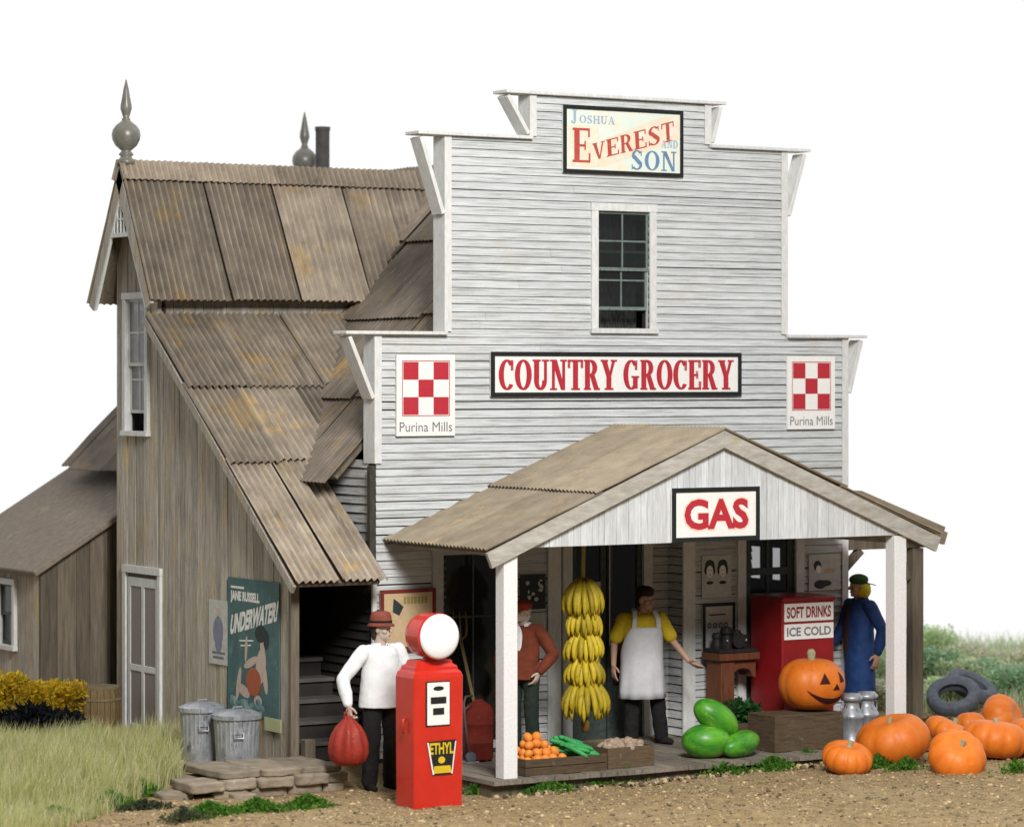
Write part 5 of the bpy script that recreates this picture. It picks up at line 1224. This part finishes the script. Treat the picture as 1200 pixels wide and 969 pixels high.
for lay, (nx, ny) in enumerate(((5, 4), (4, 3), (3, 2), (2, 1))):
    for i in range(nx):
        for j in range(ny):
            cx = (ox0+ox1)/2+(i-(nx-1)/2)*.098+rnd(-.012, .012)-.02*lay; cy = PY+.21+(j-(ny-1)/2)*.098+rnd(-.012, .012)
            sp.append((Vector((cx, cy, PZ+.145+lay*.072+rnd(-.008, .008))), (rnd(0, 3), rnd(0, 3), 0), (rnd(.82, 1.12), rnd(.82, 1.1), rnd(.8, 1.02))))
dup_set('orange', mk_orange, 0, sp, 'round orange heaped in the left end of the long crate', 'orange', 'oranges in the crate')
def mk_cuke():
    q = MB(); q.tube([(-.15, 0, 0), (-.13, 0, .002), (-.06, .0, .008), (.04, 0, .009), (.12, .0, .002), (.145, 0, 0)], [.008, .024, .029, .029, .023, .008], 10); return q.build('cucumber', cuke_g, None, origin=(0, 0, 0), smooth=True)
sp = []
for i in range(24): sp.append((Vector((fx0+(fx1-fx0)*rnd(.64, .86), PY+rnd(.06, .36), PZ+.15+.006*i*.8+rnd(0, .02))), (rnd(-.3, .3), rnd(.05, .5), R(rnd(-50, -10))), (rnd(.8, 1.05),)*3))
dup_set('cucumber', mk_cuke, 0, sp, 'green cucumber piled in the right end of the long crate', 'cucumber', 'cucumbers in the crate')
def mk_potato():
    q = MB(); q.ball((0, 0, 0), (.052, .038, .034), None, 12, 8); o = q.build('potato', potato_c, None, origin=(0, 0, 0), smooth=True)
    for v in o.data.vertices: v.co += v.normal*.006*mnoise.noise(v.co*30)
    return o
sp = []; cx = (fx1+.03+fx2)/2
for i in range(60):
    a, rr = rnd(0, 6.28), math.sqrt(random.random()); x, y = cx+math.cos(a)*rr*(fx2-fx1)*.42, PY+.25+math.sin(a)*rr*.16
    sp.append((Vector((x, y, PZ+.185+.10*(1-rr)*random.random()+.02)), (rnd(-1, 1), rnd(-1, 1), rnd(0, 6)), (rnd(.6, 1.15),)*3))
dup_set('potato', mk_potato, 0, sp, 'muddy potato heaped in the short crate', 'potato', 'potatoes in the crate')

# banana stalk on a rope
bp = at_y(683, 700, -1.15); bx_, by_ = bp.x, -1.15
bs = empty('banana_stalk', (bx_, by_, PZ+.4), label='hanging stalk of yellow bananas tied by a rope under the porch roof', cat='bananas')
zt_, zb2 = at_y(683, 680, by_).z, at_y(683, 850, by_).z
q = MB(); q.tube([(bx_+.01, by_, 2.47), (bx_, by_, zt_-.05)], .022, 8); q.build('rope', rope_c, bs)
q = MB(); q.tube([(bx_, by_, zt_), (bx_+.02, by_, (zt_+zb2)/2), (bx_+.03, by_, zb2)], [.03, .035, .03], 10); q.build('stalk', mat('banana_stalk_brown', (.16, .11, .03), (.08, .055, .02), 14), bs, smooth=True)
def banana(mb, top, out, ln, r, tone):
    top, out = Vector(top), Vector(out); pts = []; rad = []
    for i in range(8):
        t = i/7; pts.append(top+out*(ln*.55*math.sin(t*1.9)*.75+.01)+Vector((0, 0, -ln*(t**1.15)*.95+.02))); rad.append(r*(.35, .75, 1, 1.05, 1.05, .95, .7, .28)[i])
    mb.tube(pts, rad, 7, 0, tone)
nt_ = 5; wd_ = [.155, .155, .16, .17, .17]; ln_ = [.38, .30, .32, .30, .40]; n1 = [22, 18, 14, 15, 18]; zz = zt_-.0; steps = [.29, .235, .27, .235, .3]
for k_ in range(nt_):
    q = MB()
    for lay in range(2):
        for i in range(n1[k_]):
            a = 2*math.pi*(i+.5*lay)/n1[k_]+rnd(-.1, .1); o_ = Vector((math.cos(a), math.sin(a), 0)); q.banana = None
            banana(q, Vector((bx_+.006*k_, by_, zz+rnd(-.015, .015)-.03*lay))+o_*.03, o_*(1.0-.25*lay), ln_[k_]*rnd(.9, 1.08), .026, rnd(0, 1))
    # each hand widens to its measured half width
    q.v = [Vector((bx_+(v.x-bx_)*wd_[k_]/.145, by_+(v.y-by_)*wd_[k_]/.145, v.z)) for v in q.v]
    q.build('banana_hand', banana_c, bs, smooth=True); zz -= steps[k_]
q = MB(); q.ball((bx_+.03, by_, zb2), (.05, .05, .075), None, 12, 8); q.build('flower_bud', mat('banana_bud', (.30, .17, .04), (.16, .08, .02), 14), bs, smooth=True)

# pitchfork, red drum and hand truck left of the post
f0 = at_y(558, 748, -.45); f1 = at_y(569, 832, -.75)
pf = empty('pitchfork', (f1.x, f1.y, PZ), label='wooden handled fork leaning head up against the shop window', cat='pitchfork')
top_ = Vector((f0.x-.01, -.16, f0.z-.04)); bot = Vector((f1.x+.03, -.72, PZ+.01))
q = MB(); q.tube([bot, top_], .018, 8); q.build('handle', mat('fork_handle', (.30, .22, .10), (.17, .12, .05), 8), pf, smooth=True)
for k_ in (-1, 0, 1):
    q = MB(); b_ = top_+Vector((0, 0, 0)); q.tube([b_, b_+Vector((k_*.065, .008, .045)), b_+Vector((k_*.078, .012, .12)), b_+Vector((k_*.075, .03, .30))], [.013, .012, .011, .005], 6); q.build('tine', mat('fork_metal', (.20, .16, .08), (.12, .09, .05), 9) if 'fork_metal' not in MATS else MATS['fork_metal'], pf, smooth=True)
dp = at_z(570, 893, PZ); dpx = Vector((dp.x, dp.y+.15, PZ))
dm = empty('oil_drum', (dpx.x, dpx.y, PZ), label='small dull red drum on the porch behind the left post', cat='drum')
q = MB(); q.lathe((dpx.x, dpx.y, PZ+.02), [(.14, 0), (.15, .01), (.15, .17), (.157, .18), (.15, .19), (.15, .36), (.157, .37), (.15, .38), (.15, .50), (.12, .56), (.05, .60), (.04, .62)], 24); q.build('body', mat('dull_red_drum', (.26, .03, .018), (.13, .018, .012), 6, dirt=[((.35, .10, .04), 9, (1, 1, 1), .62, .76)]), dm, smooth=True)
q = MB(); q.lathe((dpx.x, dpx.y, PZ+.635), [(.035, 0), (.035, .03), (.01, .035)], 14); q.build('cap', iron, dm)
ht = empty('hand_truck', (dpx.x-.24, dpx.y-.02, PZ), label='bent metal tube hand truck beside the small red drum', cat='hand truck')
q = MB(); a = Vector((dpx.x-.20, dpx.y-.12, PZ)); q.tube([a+Vector((.02, 0, .06)), a+Vector((-.03, .02, .45)), a+Vector((-.035, .03, .62)), a+Vector((.0, .05, .68)), a+Vector((.10, .09, .68))], .012, 8); q.tube([a+Vector((-.032, .022, .56)), a+Vector((.10, .09, .58))], .010, 8); q.build('frame', mat('truck_tube', (.16, .11, .09), (.09, .06, .05), 9), ht, smooth=True)
q = MB(); q.lathe(a+Vector((.03, .0, .06)), [(.02, -.02), (.055, -.018), (.06, 0), (.055, .018), (.02, .02)], 16, axis='y'); q.build('wheel', rubber, ht)
q = MB(); q.box(a+Vector((-.02, -.02, .004)), a+Vector((.12, .14, .016))); q.build('toe_plate', steel, ht)

# ================================================================== LEFT SIDE: trash cans, barrel, stone platform
def trash_can(label, p, r=.235, h=.54):
    o = empty('trash_can', p, 0, label, 'trash can', 'galvanised trash cans by the teal poster')
    q = MB(); q.lathe((0, 0, 0), [(r*.88, 0), (r*.9, .015), (r*.9, .05), (r*.985, h-.05), (r*1.0, h-.04), (r*1.0, h)], 96, rib=lambda g, hh: 1+(.018*(1 if math.sin(g*26) > 0 else -1) if .05 < hh < h-.04 else 0)); q.build('body', steel, o, local=True)
    q = MB(); q.lathe((0, 0, 0), [(r*1.05, h-.035), (r*1.09, h-.03), (r*1.09, h+.012), (r*1.02, h+.02), (r*.7, h+.05), (r*.3, h+.062), (.01, h+.064)], 40); q.build('lid', steel, o, local=True)
    q = MB(); q.tube([(-.06, -.02, h+.055), (-.05, -.02, h+.085), (.05, -.02, h+.085), (.06, -.02, h+.055)], .009, 6); q.build('lid_handle', steel, o, local=True)
    a = R(-112); d = Vector((math.cos(a), math.sin(a), 0)); e = Vector((-d.y, d.x, 0)); b = d*r*.96
    q = MB(); q.beam(b-e*.05+V*(h-.14), b+e*.05+V*(h-.14), d*.012, V*.03); q.tube([b+d*.012-e*.05+V*(h-.15), b+d*.03-e*.045+V*(h-.21), b+d*.03+e*.045+V*(h-.21), b+d*.012+e*.05+V*(h-.15)], .009, 6); q.build('side_handle', steel, o, local=True)
t1 = at_g(284, 901); t2 = at_g(246, 894)
trash_can('ridged galvanised trash can with a side handle, nearer of the two by the teal poster', Vector((t1.x, t1.y+.12, t1.z)))
trash_can('ridged galvanised trash can standing behind the nearer one', Vector((t2.x, t2.y+.18, t2.z)), .225, .55)
bl = at_g(114, 858)
ba_ = empty('wooden_barrel', (bl.x, bl.y, bl.z-.01), label='brown wooden barrel with a thin hoop in the corner beside the screen door', cat='barrel')
q = MB(); n_ = 22
for i in range(n_):
    a0, a1 = 2*math.pi*i/n_+.012, 2*math.pi*(i+1)/n_-.012; tn = rnd(0, 1); pr = [(.235, 0), (.262, .15), (.270, .30), (.262, .42), (.245, .52)]
    for (r0, z0), (r1, z1) in zip(pr, pr[1:]): q.face([(r0*math.cos(a0), r0*math.sin(a0), z0), (r0*math.cos(a1), r0*math.sin(a1), z0), (r1*math.cos(a1), r1*math.sin(a1), z1), (r1*math.cos(a0), r1*math.sin(a0), z1)], 0, tn)
q.face([(.23*math.cos(2*math.pi*i/24), .23*math.sin(2*math.pi*i/24), .50) for i in range(24)], 0, .4)
q.lathe((0, 0, .0), [(.25, .02), (.255, .30), (.225, .50), (.225, .51)], 22, 0, .1)
q.build('staves', barrel_w, ba_, local=True)
q = MB(); q.lathe((0, 0, 0), [(.268, .375), (.274, .377), (.272, .40), (.266, .402)], 32); q.build('hoop', hoop_c, ba_, local=True)
q = MB(); q.lathe((0, 0, 0), [(.250, .50), (.252, .525), (.235, .527)], 32); q.build('rim', hoop_c, ba_, local=True)

def stone(mb, a, b, t):
    a, b = Vector(a), Vector(b); n0 = len(mb.v); c = (a+b)/2; h = (b-a)/2; N_ = 8; ix = {}
    sd = rnd(0, 100)
    def vid(i, j, k_):
        key = (i, j, k_)
        if key not in ix:
            p = Vector((i/N_*2-1, j/N_*2-1, k_/N_*2-1)); r_ = max(abs(p.x)**8+abs(p.y)**8+abs(p.z)**8, 1e-6)**(1/8); ln = (abs(p.x)**14+abs(p.y)**14+abs(p.z)**14)**(1/14); p = p/ln if ln > 1 else p
            w_ = c+Vector((p.x*h.x, p.y*h.y, p.z*h.z)); w_ += Vector((mnoise.noise(w_*5+Vector((sd, 0, 0))), mnoise.noise(w_*5+Vector((0, sd, 0))), mnoise.noise(w_*7+Vector((0, 0, sd)))*.9))*.012+Vector((mnoise.noise(w_*19), mnoise.noise(w_*21), mnoise.noise(w_*23))*1)*.006
            ix[key] = len(mb.v); mb.v.append(w_)
        return ix[key]
    def add(f): mb.f.append(f); mb.m.append(0); mb.t.append(t); mb.c.append((1, 1, 1))
    for i in range(N_):
        for j in range(N_):
            add((vid(i, j, N_), vid(i+1, j, N_), vid(i+1, j+1, N_), vid(i, j+1, N_))); add((vid(i, j+1, 0), vid(i+1, j+1, 0), vid(i+1, j, 0), vid(i, j, 0)))
            add((vid(i, 0, j), vid(i+1, 0, j), vid(i+1, 0, j+1), vid(i, 0, j+1))); add((vid(i, N_, j+1), vid(i+1, N_, j+1), vid(i+1, N_, j), vid(i, N_, j)))
            add((vid(0, i, j+1), vid(0, i+1, j+1), vid(0, i+1, j), vid(0, i, j))); add((vid(N_, i, j), vid(N_, i+1, j), vid(N_, i+1, j+1), vid(N_, i, j+1)))
sp_ = empty('stone_platform', (-1.7, -.9, .02), label='low platform of stacked rough brown stones in front of the wing entry steps', cat='stone platform')
gz = .02
for ci, (x0, x1, yf, zh) in enumerate(((-2.35, -.90, -.99, .10), (-2.62, -.86, -1.02, .105), (-2.25, -.88, -.95, .075))):
    z0 = gz+(0, .095, .195)[ci]; x = x0
    while x < x1-.08:
        x2 = min(x+rnd(.30, .46), x1)
        if x1-x2 < .15: x2 = x1
        q = MB(); stone(q, (x+.006, yf+rnd(-.03, .03), z0+.003), (x2-.006, yf+(.45 if ci < 2 else .9)+rnd(-.03, .03), z0+zh+rnd(-.006, .01)), rnd(0, 1)); q.build('stone', stone_c, sp_, smooth=True, merge=True); x = x2
for (a, b) in (((-2.85, -.92, .0), (-2.52, -.55, .12)), ((-2.5, -.62, .1), (-1.9, -.05, .19)), ((-2.2, -1.12, -.02), (-1.95, -.9, .10))):
    q = MB(); stone(q, a, b, rnd(0, 1)); q.build('stone', stone_c, sp_, smooth=True, merge=True)

# tyres
def tyre(label, p, rot):
    q = MB(); q.lathe((0, 0, 0), [(.20, -.06), (.23, -.085), (.29, -.095), (.335, -.08), (.35, -.05), (.353, 0), (.35, .05), (.335, .08), (.29, .095), (.23, .085), (.20, .06), (.19, .05), (.25, .0), (.19, -.05), (.20, -.06)], 56, rib=lambda g, h: 1+(.006*(1 if math.sin(g*40) > 0 else -1) if abs(h) < .06 else 0))
    o = q.build('old_tyre', rubber, None, origin=(0, 0, 0), smooth=True); 
    o.data.polygons[-1].use_smooth = False; o.location = p; o.rotation_euler = rot; o.scale = (.9, .9, .9)
    bm = bmesh.new(); bm.from_mesh(o.data); bm.faces.ensure_lookup_table(); bmesh.ops.delete(bm, geom=[f for f in bm.faces if len(f.verts) > 8], context='FACES_ONLY'); bm.to_mesh(o.data); bm.free()
    tag(o, label, 'tyre', 'worn tyres behind the pumpkins')
tp = at_g(1120, 838); tyre('worn grey tyre tilted up on edge behind the pumpkins', Vector((tp.x+.05, tp.y+.1, tp.z+.215)), (R(30), R(-12), R(-30)))
tp2 = tp+Vector((SN, CS, 0))*.66+Vector((CS, -SN, 0))*.24; tyre('worn tyre lying behind the tilted one', Vector((tp2.x+.06, tp2.y, tp.z+.27)), (R(26), R(10), 0))

# ================================================================== VEGETATION
def bush(name, label, c, rad, n, size, cols, group=None, stem=True, cat='bush', up=.3):
    q = MB(); leaves(q, (c[0], c[1], c[2]), rad, n, size, cols, up=up)
    for _ in range(5): leaves(q, (c[0]+rnd(-.8, .8)*rad[0], c[1]+rnd(-.8, .8)*rad[1], c[2]+rnd(.2, .8)*rad[2]), tuple(r*.4 for r in rad), n//8, size, cols, up=up)
    o = q.build(name, leaf_m, None, origin=(c[0], c[1], c[2]-rad[2])); tag(o, label, cat, group)
    s_ = MB()
    for _ in range(7):
        e = Vector((c[0]+rnd(-.6, .6)*rad[0], c[1]+rnd(-.6, .6)*rad[1], c[2]+rnd(-.1, .6)*rad[2])); b = Vector((c[0]+rnd(-.1, .1), c[1]+rnd(-.1, .1), c[2]-rad[2]*1.1)); s_.tube([b, b.lerp(e, .5)+jit(.03), e], [.014, .010, .004], 5)
    so = s_.build('twigs', dark_wood, None); so.parent = o; so.location = -o.location
    return o
YEL = [(.78, .55, .03), (.85, .64, .06), (.66, .44, .025), (.44, .38, .05), (.78, .58, .04)]
DRK = [(.012, .016, .022), (.02, .026, .032), (.03, .035, .045), (.008, .010, .012)]
yb = at_g(45, 868)
for i, (dx, dy, dz_, r_, n_, lab) in enumerate(((-.42, .3, .50, (.42, .40, .27), 2600, 'yellow flowering bush at the left edge under the shed window'), (.30, .42, .36, (.46, .30, .26), 2300, 'yellow flowering bush between the shed and the barrel'))):
    bush('flowering_bush', lab, (yb.x+dx, yb.y+dy, yb.z+dz_), r_, n_, .05, YEL, 'yellow flowering bushes by the shed')
bush('dark_shrub', 'low dark leafed shrub in front of the yellow bushes', (yb.x-.15, yb.y-.05, yb.z+.18), (.62, .30, .19), 1500, .075, DRK)
def pip(x, y, poly):
    c = False; j = len(poly)-1
    for i in range(len(poly)):
        if (poly[i][1] > y) != (poly[j][1] > y) and x < (poly[j][0]-poly[i][0])*(y-poly[i][1])/(poly[j][1]-poly[i][1])+poly[i][0]: c = not c
        j = i
    return c
def blade(mb, p, h, w_, lean, cl):
    a = rnd(0, 6.28); sd_ = Vector((math.cos(a), math.sin(a), 0))*w_; l_ = Vector((lean[0], lean[1], 0))
    m_ = p+V*h*.55+l_*h*.3; t_ = p+V*h*rnd(.85, 1)+l_*h
    mb.face([p-sd_, p+sd_, m_+sd_*.7, m_-sd_*.7], 0, .5, cl); mb.face([m_-sd_*.7, m_+sd_*.7, t_], 0, .5, cl)
GR = [(.72, .70, .36), (.82, .78, .46), (.62, .64, .28), (.86, .82, .56), (.50, .58, .20)]
q = MB(); gpts = [at_g(*p_) for p_ in ((-90, 1005), (20, 985), (95, 966), (150, 944))]; poly = [(p_.x, p_.y) for p_ in gpts]+[(-2.9, -.65), (-2.35, -.3), (-2.0, .5), (-1.55, 1.4), (-1.2, 2.4), (-1.08, 3.2), (-1.5, 3.7), (-2.4, 3.3), (-3.3, 2.6), (-4.6, 1.4), (-6.2, -.2)]
for _ in range(60000):
    x, y = rnd(-6.2, -1.05), rnd(-2.6, 3.7)
    if not pip(x, y, poly): continue
    edge = mnoise.noise(Vector((x*1.6, y*1.6, 4))); h = (.32+.12*edge)*rnd(.45, 1.3)
    if y > 2.2: h *= .75
    if y > 2.0 and x > -1.8: h *= .55
    if y < -.9: h *= .6
    c = random.choice(GR); b = rnd(.8, 1.15); blade(q, Vector((x, y, ground_z(x, y)-.01)), h, .0042, (rnd(-.35, .35)+.1, rnd(-.35, .35)), (c[0]*b, c[1]*b, c[2]*b))
tag(q.build('tall_grass', leaf_m, None), 'pale dry tall grass growing in front of the grey wing', 'grass', kind='stuff')
# green ground cover
LG = [(.10, .30, .03), (.16, .38, .05), (.07, .22, .03), (.22, .36, .06)]
q = MB()
def cover(px, py, n, sp_x, sp_y, cols=LG, size=.045, hz=.13):
    p = at_g(px, py)
    for _ in range(int(n*1.8)):
        a, rr = rnd(0, 6.28), abs(random.gauss(0, .52))
        x, y = p.x+math.cos(a)*rr*sp_x, p.y+math.sin(a)*rr*sp_y; z = ground_z(x, y)+rnd(0, hz)*max(.1, 1-rr*.8)
        d = (jit(1)+V*.8).normalized(); e = d.cross(jit(1)).normalized(); s_ = size*rnd(.5, 1.3); cl = random.choice(cols); b = rnd(.7, 1.3); c_ = (cl[0]*b, cl[1]*b, cl[2]*b)
        o_ = Vector((x, y, z)); q.face([o_-e*s_*.3, o_+d*s_*.5-e*s_*.3, o_+d*s_, o_+d*s_*.5+e*s_*.3], 0, .5, c_)
for (px, py, n, sx, sy) in ((640, 928, 700, .34, .14), (700, 920, 800, .36, .12), (735, 916, 400, .22, .09), (905, 902, 700, .34, .14), (945, 893, 400, .18, .2), (1030, 900, 600, .30, .13), (1062, 902, 250, .22, .08), (245, 957, 900, .34, .13), (300, 952, 800, .34, .10), (360, 947, 700, .28, .10), (130, 945, 700, .3, .2), (165, 930, 500, .2, .15), (60, 962, 500, .4, .12), (850, 908, 140, .4, .05), (1190, 905, 160, .3, .1), (560, 930, 160, .25, .08)): cover(px, py, n, sx, sy)
cover(170, 948, 500, .3, .14, [(.10, .12, .07), (.16, .18, .10), (.06, .08, .04)], .04, .08); cover(215, 962, 300, .3, .1, [(.10, .12, .07), (.16, .18, .10)], .035)
cover(945, 885, 350, .10, .12, LG, .045, .18)
cover(1085, 850, 500, .6, .3, [(.20, .14, .07), (.30, .22, .10), (.12, .09, .05), (.16, .22, .05)], .05, .05)
tag(q.build('ground_cover', leaf_m, None), 'bright green weeds and leaf litter along the porch edge and stones', 'weeds', kind='stuff')
# far bushes and meadow behind the right side, haze put into paled leaf colours
FG = [(.60, .76, .46), (.66, .80, .50), (.50, .66, .38), (.72, .80, .54)]; FD = [(.42, .60, .38), (.48, .66, .42), (.34, .52, .32)]; FL = [(.66, .82, .48), (.72, .84, .54), (.58, .74, .42)]; FT = [(.78, .78, .60), (.82, .80, .64), (.66, .72, .50)]
far = ((1050, 790, .40, .40, FG, 'mid green bush behind the white porch post'), (1092, 788, .34, .40, FD, 'dark green bush just right of the brown porch post'), (1098, 770, .40, .56, FL, 'tall pale green bush with a pointed top behind the tyres'), (1128, 790, .45, .34, FG, 'low mid green bush behind the tilted tyre'),
       (1112, 812, .36, .26, FL, 'small pale green bush directly behind the tyres'), (1160, 792, .40, .30, FT, 'straw coloured bush right of the tyres'), (1182, 806, .46, .40, FD, 'dense dark green bush near the right edge'), (1140, 778, .50, .34, FT, 'dry straw bush on the skyline behind the tyres'), (1200, 780, .5, .34, FT, 'dry straw bush on the skyline at the right edge'), (1232, 800, .5, .34, FG, 'mid green bush beyond the right edge of the pumpkins'), (1010, 792, .45, .34, FG, 'mid green bush seen between the man in blue and the post'), (1022, 815, .3, .3, FT, 'straw bush low behind the man in blue'))
for (px, py, r_, h_, cs, lab) in far:
    p = at_g(px, py+14); bush('bush', lab, (p.x, p.y, p.z+h_*.5), (r_, r_, h_*.62), 1700, .052, cs, 'bushes behind the right side')
q = MB()
for _ in range(16000):
    dep = rnd(36.5, 44); uu = rnd(3.2, 8.5); x = CAM.x+SN*dep+CS*uu; y = CAM.y+CS*dep-SN*uu
    if x < 7.4 or y < .3: continue
    c = random.choice(FT+FG+FL); b = rnd(.8, 1.2); h = rnd(.12, .38)*(1.35 if dep > 41 else .8); blade(q, Vector((x, y, ground_z(x, y)-.01)), h, .008, (rnd(-.4, .4), rnd(-.4, .4)), (c[0]*b, c[1]*b, c[2]*b))
tag(q.build('meadow_grass', leaf_m, None), 'soft pale meadow grass behind the tyres and pumpkins', 'grass', kind='stuff')
# gravel scattered over the dirt yard
q = MB(); ico = [(0, 0, 1), (.9, 0, .45), (.28, .85, .45), (-.72, .53, .45), (-.72, -.53, .45), (.28, -.85, .45), (.72, .53, -.3), (-.28, .85, -.3), (-.9, 0, -.3), (-.28, -.85, -.3), (.72, -.53, -.3)]
icf = [(0, 1, 2), (0, 2, 3), (0, 3, 4), (0, 4, 5), (0, 5, 1), (1, 6, 2), (2, 7, 3), (3, 8, 4), (4, 9, 5), (5, 10, 1), (6, 7, 2), (7, 8, 3), (8, 9, 4), (9, 10, 5), (10, 6, 1)]
for i in range(26000):
    dep = rnd(26.5, 33.5); uu = rnd(-5.4, 6.2); x = CAM.x+SN*dep+CS*uu; y = CAM.y+CS*dep-SN*uu
    if y > -1.0 and (-1.2 < x < 6.3) or (.1 < x < 6 and y > PY-.1): continue
    if x < -2.6 and y > -.8: continue
    s_ = .005+.018*random.random()**7+.005*random.random(); rt = rotm(0, 0, rnd(0, 6.28)); sx, sy, sz = s_*rnd(.7, 1.4), s_*rnd(.7, 1.3), s_*rnd(.5, .9); z = ground_z(x, y)+.03*mnoise.noise(Vector((x, y, 0))*1.3)+.016*mnoise.noise(Vector((x, y, 0))*5)+.012*mnoise.noise(Vector((x, y, 0))*14)
    q.mesh([Vector((x, y, z+s_*.15))+rt @ Vector((a*sx, b*sy, c*sz)) for a, b, c in ico], icf, 0, rnd(0, 1))
for i in range(260):        # larger stones along the deck edge
    x = rnd(.1, 5.2); y = PY-.14-abs(random.gauss(0, .07)); s_ = rnd(.012, .04); rt = rotm(rnd(0, 3), 0, rnd(0, 6.28)); q.mesh([Vector((x, y, ground_z(x, y)+.01))+rt @ (Vector(v)*s_) for v in ico], icf, 0, rnd(0, 1))
tag(q.build('gravel', pebble_m, None), 'loose tan gravel strewn over the dirt yard', 'gravel', kind='stuff')
